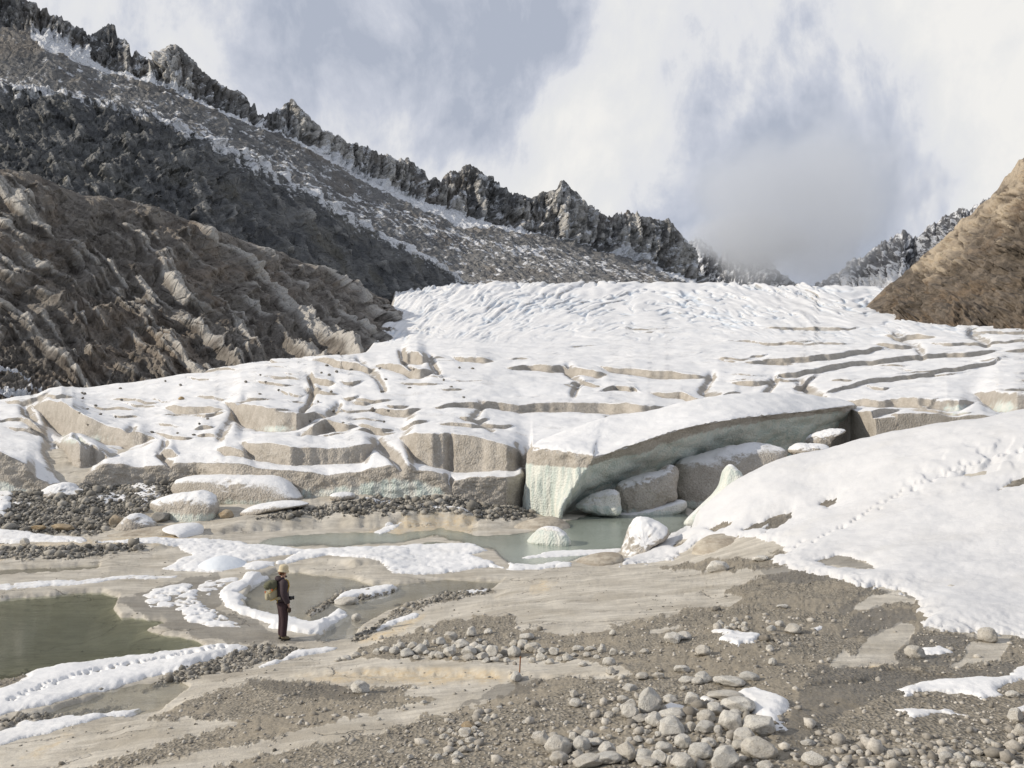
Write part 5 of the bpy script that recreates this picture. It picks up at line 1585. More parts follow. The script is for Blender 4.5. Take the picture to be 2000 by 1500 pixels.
m_stone = granite('pale_granite', (0.58, 0.55, 0.50), (0.78, 0.755, 0.70), (0.30, 0.28, 0.25))
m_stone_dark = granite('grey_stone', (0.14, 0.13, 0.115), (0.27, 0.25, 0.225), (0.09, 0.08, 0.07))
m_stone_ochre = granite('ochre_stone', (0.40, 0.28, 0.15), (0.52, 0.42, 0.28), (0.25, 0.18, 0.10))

ROUND = [stone_mesh('boulder', 40 + i, 4, 0.30 if i % 2 else .75, 1.0, .13) for i in range(7)]
ANG = [stone_mesh('boulder', 60 + i, 4, 1.3, 1.0, .10) for i in range(7)]
SMALL = [stone_mesh('stone', 80 + i, 3, 0.7, .95, .12) for i in range(6)]
for m_ in ROUND + ANG + SMALL:
    m_.materials.append(m_stone)


def coloured(meshes, mat):
    out = []
    for m_ in meshes:
        q = m_.copy()
        q.materials[0] = mat
        out.append(q)
    return out


DARKS = coloured(SMALL, m_stone_dark)
OCH = coloured(ANG[:2], m_stone_ochre)
_sr = random.Random(5)
GROUPED = []


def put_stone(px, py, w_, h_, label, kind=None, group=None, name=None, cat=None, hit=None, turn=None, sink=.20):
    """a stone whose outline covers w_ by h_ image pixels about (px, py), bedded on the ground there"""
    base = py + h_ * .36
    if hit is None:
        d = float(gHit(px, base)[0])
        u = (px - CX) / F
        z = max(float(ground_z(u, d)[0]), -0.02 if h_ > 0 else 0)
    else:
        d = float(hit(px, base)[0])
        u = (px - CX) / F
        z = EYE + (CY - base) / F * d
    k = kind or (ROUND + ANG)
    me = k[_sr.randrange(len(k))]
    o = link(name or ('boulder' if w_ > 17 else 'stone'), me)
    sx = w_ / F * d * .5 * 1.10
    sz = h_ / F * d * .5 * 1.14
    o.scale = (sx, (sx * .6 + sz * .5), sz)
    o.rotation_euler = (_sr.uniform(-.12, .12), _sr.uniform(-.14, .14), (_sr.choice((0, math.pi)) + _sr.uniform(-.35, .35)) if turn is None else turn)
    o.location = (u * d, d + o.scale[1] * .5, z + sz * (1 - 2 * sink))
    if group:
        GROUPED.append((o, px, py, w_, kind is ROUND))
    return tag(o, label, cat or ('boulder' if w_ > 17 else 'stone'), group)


R_, A_ = ROUND, ANG
# stones that stand out by themselves
for a in [
    (1270, 1374, 48, 52, 'tallest upright granite boulder standing at the top of the near boulder heap', R_),
    (1791, 1277, 38, 24, 'egg-shaped white boulder lying on the wet grey slab at the right', R_),
    (1933, 1244, 36, 31, 'round white boulder standing at the foot of the snow bank', R_),
    (1860, 1150, 32, 14, 'flat pale stone lying on the snow bank at the right', A_),
    (702, 1346, 38, 23, 'lone smooth pale boulder on the gravel left of centre, casting a long shadow', R_),
    (1008, 1324, 22, 22, 'squarish pale stone beside the rusty iron stake', A_),
    (675, 1186, 46, 15, 'long flat grey-green stone lying in the pool near the snow tongue', R_),
    (695, 1215, 18, 16, 'small white round stone standing in the pool water', R_),
    (1404, 1108, 42, 21, 'grey-green angular rock alone on the upper pale slab', A_),
    (1486, 1091, 29, 13, 'broken grey rock at the tip of the snow bank edge', A_),
    (1445, 1380, 62, 36, 'broad angular boulder in front of the thick snow lump', A_),
    (1420, 1361, 66, 19, 'flat slab-like boulder behind the heap, touching the snow lump', A_),
    (1487, 1421, 62, 38, 'dark-sided angular boulder below the thick snow lump', A_),
    (1487, 1468, 66, 42, 'big oblong boulder at the lower right end of the heap', R_),
    (1420, 1485, 58, 42, 'large pale dome-shaped boulder at the bottom edge of the photo', R_),
    (1090, 1462, 50, 37, 'largest rounded boulder at the left end of the near heap', R_),
    (1427, 1333, 58, 21, 'flat pale boulder on the gravel above the heap', A_),
    (1465, 1324, 38, 18, 'speckled oval boulder right of the flat pale boulder', R_),
    (1377, 1326, 32, 21, 'wedge-shaped boulder leaning on a smaller stone above the heap', A_),
    (1374, 1273, 28, 22, 'round pale boulder alone below the ragged snow patch', R_),
    (1337, 1244, 27, 18, 'smooth grey boulder beside a white angular one on the small rise', R_),
    (1314, 1248, 31, 24, 'white angular boulder leaning on the smooth grey one', A_),
    (1553, 1230, 36, 21, 'angular white rock on the gravel near a tiny snow scrap', A_),
    (1594, 1487, 46, 28, 'oval boulder half buried in gravel at the bottom right', R_),
    (1987, 1400, 28, 27, 'squarish white boulder at the right edge of the photo', A_),
    (1996, 1431, 22, 27, 'round white boulder cut by the right edge below the squarish one', R_),
    (1125, 1375, 25, 17, 'pale round stone alone on the gravel left of the heap', R_),
    (1190, 1294, 26, 16, 'tan oval stone at the right end of the stone pile', R_),
    (1028, 1245, 28, 15, 'flat-topped boulder behind the stone pile', A_),
    (880, 1244, 25, 21, 'pointed boulder on top of the long stone pile', A_),
    (1004, 1275, 29, 25, 'largest rounded boulder at the right of the long stone pile', R_),
    (821, 1270, 29, 21, 'pale rounded boulder at the left part of the long stone pile', A_),
    (962, 1274, 25, 24, 'upright pointed boulder at the front of the long stone pile', A_),
    (1041, 1266, 30, 23, 'broad tilted boulder at the right end of the long stone pile', A_),
    (1850, 1480, 26, 18, 'grey boulder in the cobbles at the bottom right, left of its twin', R_),
    (1877, 1480, 26, 19, 'pale boulder in the cobbles at the bottom right, right of its twin', R_),
    (1980, 1357, 24, 15, 'brown stone at the right edge in the snow streak', A_),
    (47, 1059, 17, 15, 'grey rock standing on the dark bank at the far left', A_),
    (187, 1058, 7, 6, 'small grey rock on the far left bank by the snow', A_),
]:
    put_stone(a[0], a[1], a[2], a[3], a[4], a[5])
put_stone(914, 1419, 28, 13, 'ochre flat stone on the small stone cluster', OCH)
put_stone(882, 1286, 8, 6, 'small ochre stone in front of the long stone pile', OCH)
put_stone(1495, 1248, 22, 15, 'dark brown stone beside the ragged snow patch', coloured(ANG[3:4], m_stone_dark))
put_stone(1400, 1190, 17, 9, 'dark flat stone on the upper gravel', DARKS)
# the big dark stones on the ice
put_stone(353, 778, 12, 8, 'pale brown rock lying alone on the snowy ice at the left', coloured(ANG[4:5], m_stone_ochre), hit=aHit)
put_stone(727, 800, 10, 9, 'dark rock standing at a crack in the ice left of centre', DARKS, hit=aHit)

HEAP = [(1136, 1458, 34, 31, 0), (1060, 1448, 30, 25, 0), (1092, 1484, 36, 25, 0), (1150, 1490, 58, 26, 1), (1225, 1472, 43, 39, 0), (1186, 1484, 58, 25, 1), (1186, 1465, 33, 25, 1), (1259, 1479, 35, 25, 0), (1291, 1483, 33, 29, 0), (1309, 1488, 19, 25, 1), (1336, 1491, 47, 31, 1),
        (1370, 1471, 47, 29, 0), (1335, 1450, 31, 35, 1), (1386, 1452, 27, 23, 1), (1314, 1424, 49, 34, 1), (1280, 1410, 35, 29, 0), (1251, 1406, 30, 19, 0), (1232, 1393, 33, 31, 0), (1231, 1381, 34, 24, 0), (1316, 1396, 53, 19, 1), (1354, 1368, 32, 25, 1), (1396, 1388, 31, 25, 1), (1381, 1403, 35, 25, 0), (1377, 1423, 39, 23, 0),
        (1405, 1428, 17, 18, 0), (1431, 1413, 43, 43, 1), (1455, 1440, 41, 29, 1), (1444, 1458, 29, 19, 0), (1438, 1395, 29, 15, 1), (1353, 1390, 23, 13, 1), (1308, 1406, 27, 16, 1), (1349, 1422, 23, 18, 1), (1120, 1441, 17, 17, 1), (1147, 1437, 27, 15, 0), (1081, 1438, 19, 12, 0), (1050, 1438, 25, 13, 1), (1129, 1476, 23, 19, 0), (1164, 1452, 27, 15, 1), (1297, 1463, 35, 21, 0),
        (1322, 1480, 25, 15, 1), (1496, 1497, 29, 16, 0), (1266, 1491, 45, 16, 1), (1427, 1465, 21, 13, 0), (1311, 1367, 27, 15, 1), (1190, 1398, 19, 13, 0), (1204, 1388, 17, 10, 0), (1217, 1367, 23, 14, 0), (1240, 1420, 14, 10, 0), (1262, 1430, 16, 11, 1), (1286, 1436, 15, 11, 1), (1210, 1428, 12, 9, 0), (1190, 1440, 14, 10, 1), (1246, 1446, 18, 13, 1), (1230, 1446, 13, 10, 0), (1270, 1450, 16, 12, 0), (1410, 1447, 16, 12, 1)]
for q in HEAP:
    put_stone(q[0], q[1], q[2], q[3], 'pale granite boulder in the near heap, one of many alike', R_ if q[4] == 0 else A_, 'boulders of the near heap')
PILE = [(861, 1254, 20, 15, 1), (921, 1236, 19, 21, 1), (795, 1277, 27, 17, 1), (780, 1263, 21, 15, 1), (770, 1272, 19, 15, 0), (752, 1270, 25, 14, 1), (737, 1274, 17, 13, 1), (805, 1262, 19, 15, 1), (831, 1260, 15, 18, 1), (878, 1274, 23, 23, 1), (902, 1259, 29, 16, 1), (917, 1274, 29, 19, 1), (939, 1269, 25, 18, 1), (914, 1286, 29, 12, 0),
        (941, 1283, 23, 14, 1), (950, 1291, 16, 11, 0), (965, 1289, 18, 11, 1), (845, 1281, 17, 14, 0), (858, 1281, 19, 15, 1), (1022, 1259, 21, 17, 1), (1004, 1259, 17, 16, 1), (1058, 1284, 21, 15, 0), (1074, 1293, 18, 12, 1), (1040, 1290, 13, 12, 1), (1109, 1284, 20, 12, 0), (1083, 1274, 21, 16, 1), (1130, 1268, 23, 13, 1), (695, 1281, 18, 12, 0),
        (675, 1286, 19, 11, 1), (953, 1235, 17, 12, 0), (1108, 1286, 21, 13, 0), (1139, 1298, 19, 10, 1), (1129, 1269, 20, 11, 1), (1153, 1268, 22, 10, 1), (1147, 1280, 15, 11, 0), (1176, 1269, 16, 18, 1), (1199, 1275, 17, 14, 1), (1259, 1273, 18, 11, 1), (1057, 1272, 16, 11, 1), (890, 1287, 13, 9, 0), (832, 1275, 13, 9, 0), (813, 1285, 14, 9, 1), (976, 1283, 13, 9, 0), (990, 1290, 14, 9, 1),
        (660, 1289, 14, 8, 1), (712, 1278, 13, 9, 0), (870, 1263, 12, 9, 1), (887, 1264, 13, 9, 1), (935, 1252, 13, 9, 0), (948, 1257, 12, 9, 1), (1093, 1288, 13, 9, 1), (1120, 1280, 12, 8, 0), (1166, 1284, 13, 9, 0), (1215, 1276, 12, 9, 1), (1236, 1277, 12, 8, 0)]
for q in PILE:
    put_stone(q[0], q[1], q[2], q[3], 'pale angular stone in the long pile on the slab, one of many alike', R_ if q[4] == 0 else A_, 'stones of the long pile', name='stone', cat='stone')
CLUS = [(909, 1433, 27, 17, 1), (867, 1440, 19, 12, 0), (893, 1478, 23, 15, 0), (855, 1480, 21, 13, 1), (918, 1446, 21, 12, 0), (885, 1446, 14, 11, 0), (905, 1465, 21, 13, 1), (927, 1425, 15, 11, 1), (880, 1428, 12, 9, 0), (895, 1424, 12, 9, 1), (932, 1415, 14, 10, 1), (940, 1436, 12, 8, 0), (876, 1466, 14, 9, 1), (870, 1474, 12, 9, 0), (921, 1458, 12, 8, 0), (900, 1454, 12, 8, 1)]
for q in CLUS:
    put_stone(q[0], q[1], q[2], q[3], 'small stone in the loose cluster left of the near heap', R_ if q[4] == 0 else A_, 'stones of the loose cluster', name='stone', cat='stone')
UPPER = [(1431, 1223, 12, 9, 0), (1406, 1216, 10, 9, 0), (1455, 1220, 13, 9, 1), (1461, 1207, 13, 9, 0), (1441, 1218, 10, 8, 1), (1447, 1226, 11, 8, 0), (1420, 1228, 13, 8, 1), (1410, 1220, 9, 8, 1), (1437, 1209, 9, 7, 1), (1456, 1229, 14, 9, 1), (1507, 1228, 18, 13, 0), (1524, 1220, 17, 13, 0), (1529, 1185, 21, 9, 1), (1497, 1249, 18, 12, 1), (1505, 1267, 16, 11, 1), (1511, 1294, 17, 15, 1)]
for q in UPPER:
    put_stone(q[0], q[1], q[2], q[3], 'small pale stone on the gravel around the ragged snow patch', R_ if q[4] == 0 else A_, 'stones round the ragged snow patch', name='stone', cat='stone')
LOOSE = [(1122, 1356, 17, 13, 1), (1230, 1345, 27, 13, 1), (1255, 1322, 26, 14, 0), (1288, 1321, 23, 13, 1), (1364, 1332, 23, 14, 0), (1343, 1329, 33, 11, 1), (1333, 1308, 29, 17, 1), (1195, 1312, 21, 13, 1), (1197, 1237, 13, 12, 1), (951, 1406, 19, 12, 0), (800, 1480, 14, 11, 0), (657, 1491, 15, 10, 1), (764, 1469, 15, 9, 0), (827, 1372, 13, 8, 0), (809, 1343, 12, 8, 1), (1336, 1345, 14, 9, 1),
         (1620, 1288, 9, 6, 0), (1702, 1114, 17, 7, 1), (1580, 1452, 30, 13, 0), (1742, 1478, 19, 19, 1), (1709, 1462, 19, 11, 1), (1912, 1470, 25, 15, 0), (1794, 1458, 21, 13, 1), (1913, 1497, 31, 13, 0), (1959, 1494, 19, 11, 1), (1510, 1294, 16, 14, 1), (1106, 1413, 12, 8, 1), (1027, 1411, 14, 8, 0), (976, 1382, 12, 6, 1), (1060, 1408, 11, 6, 1), (740, 1405, 9, 6, 0), (332, 1422, 8, 6, 1),
         (1700, 1487, 16, 11, 1), (1770, 1470, 17, 12, 0), (1810, 1493, 18, 12, 1), (1830, 1462, 13, 9, 0), (1756, 1448, 14, 9, 1), (1893, 1455, 14, 9, 1), (1935, 1450, 15, 10, 0), (1680, 1470, 14, 9, 0), (1648, 1495, 18, 11, 1), (1866, 1448, 13, 8, 0), (1725, 1495, 15, 10, 0), (1960, 1470, 14, 10, 1)]
for q in LOOSE:
    put_stone(q[0], q[1], q[2], q[3], 'loose pale stone scattered over the foreground gravel', R_ if q[4] == 0 else A_, 'loose stones on the foreground gravel', name='stone', cat='stone')
# little dark stones carried by the glacier
ir = random.Random(9)
for i in range(46):
    px = ir.uniform(150, 1000)
    lo = 700 + max(0, 600 - px) * .115
    py = ir.uniform(lo + 12, min(lo + 130, 850))
    put_stone(px, py, ir.uniform(4.5, 8), ir.uniform(3, 5), 'small dark stone lying on the snow of the glacier', DARKS, 'dark stones on the glacier', name='stone', cat='stone', hit=aHit, sink=.05)
# rocks on the dark gravel mound and bench
for i in range(26):
    px, py = ir.uniform(10, 290), ir.uniform(975, 1035)
    put_stone(px, py, ir.uniform(7, 14), ir.uniform(5, 9), 'grey rock on the dark gravel mound at the left', DARKS, 'rocks of the gravel mound', name='stone', cat='stone')
put_stone(225, 1019, 26, 24, 'tan boulder leaning on the pointed ice lump', coloured(ANG[5:6], m_stone_ochre))
put_stone(72, 1034, 26, 12, 'tan flat boulder at the foot of the gravel mound, left of another', coloured(ANG[2:3], m_stone_ochre))
put_stone(118, 1034, 44, 12, 'long tan boulder at the foot of the gravel mound', coloured(ANG[0:1], m_stone_ochre))
put_stone(313, 1012, 40, 20, 'dark brown boulder below the rounded ice block', coloured(ANG[6:7], m_stone_dark))
put_stone(440, 1005, 30, 18, 'tan rock with snow between the ice block and the ice slab', coloured(ANG[1:2], m_stone_ochre))

# each stone of a group is told apart by its size, its shape and the landmark it lies nearest to
MARKS = [(1270, 1374, 'the tallest upright boulder'), (1090, 1462, 'the biggest left-end heap boulder'), (1420, 1485, 'the dome-shaped bottom boulder'), (1487, 1468, 'the big oblong boulder'), (1487, 1421, 'the dark-sided boulder'),
         (1445, 1380, 'the boulder touching the snow lump'), (1427, 1333, 'the flat boulder above the heap'), (1314, 1248, 'the white boulder on the rise'), (1374, 1273, 'the round boulder below the ragged snow'), (702, 1346, 'the lone smooth boulder'),
         (1008, 1324, 'the squarish stone by the stake'), (880, 1244, 'the pointed boulder atop the pile'), (1004, 1275, 'the largest boulder of the pile'), (821, 1270, 'the pale left boulder of the pile'), (962, 1274, 'the upright pointed pile boulder'),
         (1041, 1266, 'the tilted right-end pile boulder'), (1190, 1294, 'the tan oval stone'), (1594, 1487, 'the half-buried oval boulder'), (1791, 1277, 'the egg-shaped boulder'), (1877, 1480, 'the twin boulders in the cobbles'),
         (914, 1419, 'the ochre flat stone'), (1430, 1245, 'the ragged snow patch'), (1125, 1375, 'the pale stone left of the heap'), (1987, 1400, 'the squarish right-edge boulder')]
ORD = ['', 'second ', 'third ', 'fourth ', 'fifth ', 'sixth ', 'seventh ', 'eighth ', 'ninth ', 'tenth ', 'eleventh ', 'twelfth ']
book = {}
for o, px, py, w_, rnd_ in GROUPED:
    if o['group'] in ('dark stones on the glacier', 'rocks of the gravel mound'):
        continue
    q = min(MARKS, key=lambda m_: math.hypot(px - m_[0], (py - m_[1]) * 1.6))
    dx, dy = px - q[0], (py - q[1]) * 1.6
    side = ('right of' if dx > 0 else 'left of') if abs(dx) > abs(dy) else ('in front of' if dy > 0 else 'behind')
    book.setdefault((side, q[2]), []).append((math.hypot(dx, dy), o, w_, rnd_))
for (side, nm), lst in book.items():
    lst.sort(key=lambda e_: e_[0])
    for k, (_, o, w_, rnd_) in enumerate(lst):
        size = 'large' if w_ > 40 else 'medium' if w_ > 24 else 'small'
        o['label'] = '%s%s %s %s %s %s' % (ORD[k] or 'nearest ', size, 'rounded' if rnd_ else 'angular', o['category'], side, nm)

# ------------------------------------------------------------------ pebbles and grit: too many to count
def ico(sub):
    bm = bmesh.new()
    bmesh.ops.create_icosphere(bm, subdivisions=sub, radius=1.0)
    v = np.array([q.co[:] for q in bm.verts])
    f = np.array([[q.index for q in p.verts] for p in bm.faces])
    bm.free()
    return v, f


IV, IF = ico(1)


def pebbles(name, px, py, size_m, mat, hit=gHit, onground=True, spread=.35):
    n = len(px)
    r = np.random.default_rng(n)
    d = hit(px, py)
    u = (px - CX) / F
    x = u * d
    z = ground_z(u, d)
    sc = size_m[:, None] * np.stack([r.uniform(.7, 1.3, n), r.uniform(.7, 1.3, n), r.uniform(.5, .95, n)], 1)
    ang = r.uniform(0, 2 * math.pi, n)
    tilt = r.normal(0, .3, n)
    V = IV[None] * (1 + r.normal(0, .16, (n, len(IV), 1)))
    V = V * sc[:, None, :]
    ct, st_ = np.cos(tilt)[:, None], np.sin(tilt)[:, None]
    V = np.stack([V[..., 0], V[..., 1] * ct - V[..., 2] * st_, V[..., 1] * st_ + V[..., 2] * ct], -1)
    ca, sa = np.cos(ang)[:, None], np.sin(ang)[:, None]
    V = np.stack([V[..., 0] * ca - V[..., 1] * sa, V[..., 0] * sa + V[..., 1] * ca, V[..., 2]], -1)
    V = V + np.stack([x, d, z + sc[:, 2] * spread], -1)[:, None, :]
    Fa = IF[None] + (np.arange(n) * len(IV))[:, None, None]
    tint = np.repeat(r.uniform(0, 1, n), len(IV))
    me = mesh_arrays(name, V.reshape(-1, 3), Fa.reshape(-1, 3), {'tint': tint}, smooth=False, k=3)
    return tag(link(name, me, mat), kind='stuff')


def pebble_mat(name, a, b):
    m, t = new_mat(name)
    tt = t.attr('tint')
    P = t.pos()
    c = t.mix(tt, a, b)
    c = t.mix(t.step(t.noise(P, 30, 3, .6), .4, .7, 0, .4), c, tuple(x * .55 for x in a))
    t.principled(c, .9, None, .2)
    return m


m_peb = pebble_mat('gravel_stones', (0.22, 0.20, 0.172), (0.60, 0.565, 0.51))
m_peb_dark = pebble_mat('dark_gravel_stones', (0.135, 0.125, 0.108), (0.46, 0.43, 0.38))
r = np.random.default_rng(77)


def scatter(n, x0, x1, y0, y1, fn):
    px, py = r.uniform(x0, x1, n), r.uniform(y0, y1, n)
    w_ = fn(px, py)
    k = r.uniform(0, 1, n) < w_
    return px[k], py[k]


POOL_ALL = [p for p, _, _ in PONDS]


def dry(px, py):
    k = np.ones(len(px))
    for P in POOL_ALL:
        k *= (poly_sd(px, py, P) < 0)
    return k


def clumps(px, py, s, lo, hi, seed):
    return sstep(fbm(px / s, py / (s * .6), seed, 4, .6), lo, hi)


def fg(px, py):
    g = ground_cover(px, py)
    bed = (1 - cover([WET[3]], px, py, 8, 1.0, 3.0) * .75)
    return np.clip(g * (.25 + .75 * clumps(px, py, 60, -.25, .5, 2.2)) * bed + .015, 0, 1)


px, py = scatter(10500, -60, 2060, 1180, 1530, fg)
pebbles('gravel', px, py, np.clip(r.lognormal(-3.95, .5, len(px)), .008, .075), m_peb)
# coarse cobbles: around the heap, the pile and the lower right
def cob(px, py):
    k = np.exp(-(((px - 1290) / 200) ** 2 + ((py - 1450) / 65) ** 2)) + 1.1 * np.exp(-(((px - 960) / 170) ** 2 + ((py - 1268 + (px - 960) * -.03) / 22) ** 2)) + 1.2 * sstep(py, 1425, 1470) * sstep(px, 1580, 1680)
    k = k + .9 * np.exp(-(((px - 890) / 60) ** 2 + ((py - 1450) / 45) ** 2)) + .5 * np.exp(-(((px - 690) / 130) ** 2 + ((py - 1388 + (px - 690) * .12) / 18) ** 2)) + .35 * np.exp(-(((px - 1480) / 120) ** 2 + ((py - 1215) / 30) ** 2)) + .5 * np.exp(-(((px - 950) / 60) ** 2 + ((py - 1222) / 18) ** 2))
    return np.clip(k * (.35 + .65 * clumps(px, py, 40, -.2, .4, 6.1)), 0, 1) * dry(px, py)


px, py = scatter(5000, 600, 2060, 1190, 1530, cob)
pebbles('cobbles', px, py, np.clip(r.lognormal(-3.2, .45, len(px)), .02, .12), m_peb)
# dark shingle along the pool edges
def shingle(px, py):
    k = np.maximum(cover([SPIT], px, py, 3, .4, 1.0), cover([SPIT2], px, py, 3, .4, 2.0))
    k = np.maximum(k, cover([GRAVEL[2], GRAVEL[3]], px, py, 4, .6, 3.0))
    return k


px, py = scatter(60000, -60, 980, 1130, 1440, shingle)
px, py = px[:9500], py[:9500]
pebbles('shingle', px, py, np.clip(r.lognormal(-3.6, .5, len(px)), .012, .10), m_peb_dark)
px, py = scatter(30000, -60, 1060, 900, 1095, lambda a, b: cover(DARK, a, b, 4, .8, 6.0))
px, py = px[:6500], py[:6500]
pebbles('moraine_gravel', px, py, np.clip(r.lognormal(-2.95, .55, len(px)), .025, .26), m_peb_dark)
# grit strewn on the bare slabs
px, py = scatter(5200, -60, 1600, 1090, 1520, lambda a, b: dry(a, b) * clumps(a, b, 70, -.1, .7, 4.4) * .5)
pebbles('grit', px, py, np.clip(r.lognormal(-4.1, .45, len(px)), .008, .05), m_peb_dark)

# ------------------------------------------------------------------ rusty stake
d0 = float(gHit(1015, 1313)[0])
bm = bmesh.new()
bmesh.ops.create_cone(bm, cap_ends=True, segments=10, radius1=.012, radius2=.011, depth=.30, matrix=Matrix.Translation((0, 0, .11)))
ret = bmesh.ops.create_cone(bm, cap_ends=True, segments=10, radius1=.016, radius2=.013, depth=.018, matrix=Matrix.Translation((0, 0, .262)))
me = bpy.data.meshes.new('iron_stake')
bm.to_mesh(me)
bm.free()
m_rust, t = new_mat('rust')
t.principled(t.mix(t.noise(t.pos(), 60, 4), (0.16, 0.06, 0.025), (0.30, 0.13, 0.05)), .8, None, .3)
o = link('iron_stake', me, m_rust)
o.location = ((1015 - CX) / F * d0, d0, float(ground_z((1015 - CX) / F, d0)[0]))
o.rotation_euler = (0.02, 0.05, 0)
tag(o, 'thin rusty iron stake standing in the slab beside a squarish stone', 'stake')

# ------------------------------------------------------------------ the person
def skin(name, verts, edges, radii, mat, parent, sub=2, root=0, smooth=True):
    me = bpy.data.meshes.new(name)
    me.from_pydata([Vector(v) for v in verts], edges, [])
    o = bpy.data.objects.new(name, me)
    COL.objects.link(o)
    md = o.modifiers.new('skin', 'SKIN')
    md.use_smooth_shade = True
    for i, r_ in enumerate(radii):
        sv = me.skin_vertices[0].data[i]
        sv.radius = (r_, r_) if not hasattr(r_, '__len__') else r_
        sv.use_root = (i == root)
    ms = o.modifiers.new('sub', 'SUBSURF')
    ms.levels = sub
    ms.render_levels = sub
    bpy.context.view_layer.update()
    dg = bpy.context.evaluated_depsgraph_get()
    nm = bpy.data.meshes.new_from_object(o.evaluated_get(dg))
    nm.name = name
    o.modifiers.clear()
    o.data = nm
    bpy.data.meshes.remove(me)
    nm.materials.clear()
    nm.materials.append(mat)
    nm.shade_smooth()
    if parent is not None:
        o.parent = parent
    return o


def simple(name, col, rough=.8, n_scale=60, var=.18, spec=.25):
    m, t = new_mat(name)
    tc = t.n('ShaderNodeTexCoord').outputs['Object']
    nz = t.noise(tc, n_scale, 4, .6)
    fold = t.noise(tc, 9, 3, .6)
    c = t.mix(nz, tuple(x * (1 - var) for x in col), tuple(min(1, x * (1 + var)) for x in col))
    t.principled(c, rough, t.bump(t.m('ADD', fold, t.m('MULTIPLY', nz, .2)), .5, .02), spec)
    return m


m_skin = simple('skin', (0.52, 0.33, 0.25), .6)
m_jacket = simple('plum_shell_jacket', (0.055, 0.040, 0.046), .75)
m_trouser = simple('dark_plum_trousers', (0.050, 0.030, 0.034), .85)
m_boot = simple('olive_boots', (0.19, 0.155, 0.10), .8)
m_sole = simple('dark_sole', (0.035, 0.03, 0.025), .9)
m_hat = simple('cream_hat', (0.62, 0.53, 0.37), .9)
m_hair = simple('auburn_hair', (0.15, 0.062, 0.026), .6, 120, .4)
m_pack_top = simple('olive_pack_fabric', (0.115, 0.115, 0.075), .85)
m_pack = simple('khaki_pack_fabric', (0.36, 0.325, 0.225), .85)
m_black = simple('black_plastic', (0.018, 0.018, 0.02), .45, 60, .1, .5)
m_strap = simple('yellow_strap', (0.42, 0.28, 0.07), .8)
m_orange = simple('orange_tab', (0.55, 0.14, 0.05), .7)
m_glass = simple('lens_glass', (0.02, 0.025, 0.035), .08, 60, .05, .8)

fd = float(gHit(551, 1249)[0])
person = bpy.data.objects.new('person', None)
COL.objects.link(person)
fz = float(ground_z((551 - CX) / F, fd)[0])
person.location = ((552 - CX) / F * fd, fd, fz)
HEAD = math.radians(28)                       # turned a little away from the camera
person.rotation_euler = (0, 0, HEAD)
tag(person, 'person in a dark plum jacket and cream hat standing by the pool', 'person')
# local frame: +x forward, +y the person's left, z up
bv = [(0, 0, .93), (-.01, 0, 1.08), (-.01, 0, 1.25), (-.015, 0, 1.40), (0, 0, 1.475), (.02, 0, 1.545), (.03, 0, 1.64),
      (-.01, .17, 1.395), (-.005, .20, 1.12), (.09, .19, .90), (.12, .185, .845),
      (-.01, -.17, 1.395), (-.03, -.215, 1.12), (.07, -.20, .90), (.105, -.195, .835),
      (0, .085, .88), (.015, .09, .50), (-.01, .095, .10), (.06, .10, .05),
      (0, -.085, .88), (.02, -.09, .50), (-.005, -.095, .10), (.07, -.10, .05)]
be = [(0, 1), (1, 2), (2, 3), (3, 4), (4, 5), (5, 6), (3, 7), (7, 8), (8, 9), (9, 10), (3, 11), (11, 12), (12, 13), (13, 14), (0, 15), (15, 16), (16, 17), (17, 18), (0, 19), (19, 20), (20, 21), (21, 22)]
br = [(.08, .06), (.08, .06), (.09, .06), (.07, .055), .046, .062, .088, .020, .022, .024, .030, .020, .022, .024, .030, .075, .052, .036, .03, .075, .052, .036, .03]
body = skin('body', bv, be, br, m_skin, person)


def hand(side, wrist, fwd):
    """palm, four curled fingers and a thumb as one skin, rooted inside the wrist"""
    w_ = Vector(wrist)
    f = Vector(fwd).normalized()
    s = Vector((0, side, 0))
    up = f.cross(s).normalized()
    vs_, es, rs = [w_, w_ + f * .045, w_ + f * .085], [(0, 1), (1, 2)], [.024, (.034, .017), (.036, .015)]
    for k in range(4):
        off = (k - 1.5) * .019
        L = (.058, .066, .062, .050)[k]
        b0 = w_ + f * .085 + Vector((0, 0, 0)) + up.cross(f) * off
        b1 = b0 + f * L * .55 + s * -.008
        b2 = b1 + (f * .45 + s * -.75).normalized() * L * .5
        i = len(vs_)
        vs_ += [b0, b1, b2]
        es += [(2, i), (i, i + 1), (i + 1, i + 2)]
        rs += [.0095, .0085, .0075]
    t0 = w_ + f * .03 + up.cross(f) * -.035
    t1 = t0 + (f * .7 + up.cross(f) * -.5 + s * -.4).normalized() * .04
    t2 = t1 + (f * .9 + s * -.4).normalized() * .03
    i = len(vs_)
    vs_ += [t0, t1, t2]
    es += [(1, i), (i, i + 1), (i + 1, i + 2)]
    rs += [.013, .011, .009]
    return skin('hand', vs_, es, rs, m_skin, body, 1)


hand(1, (.10, .188, .875), (.28, 0, -1))
hand(-1, (.085, -.198, .868), (.28, 0, -1))
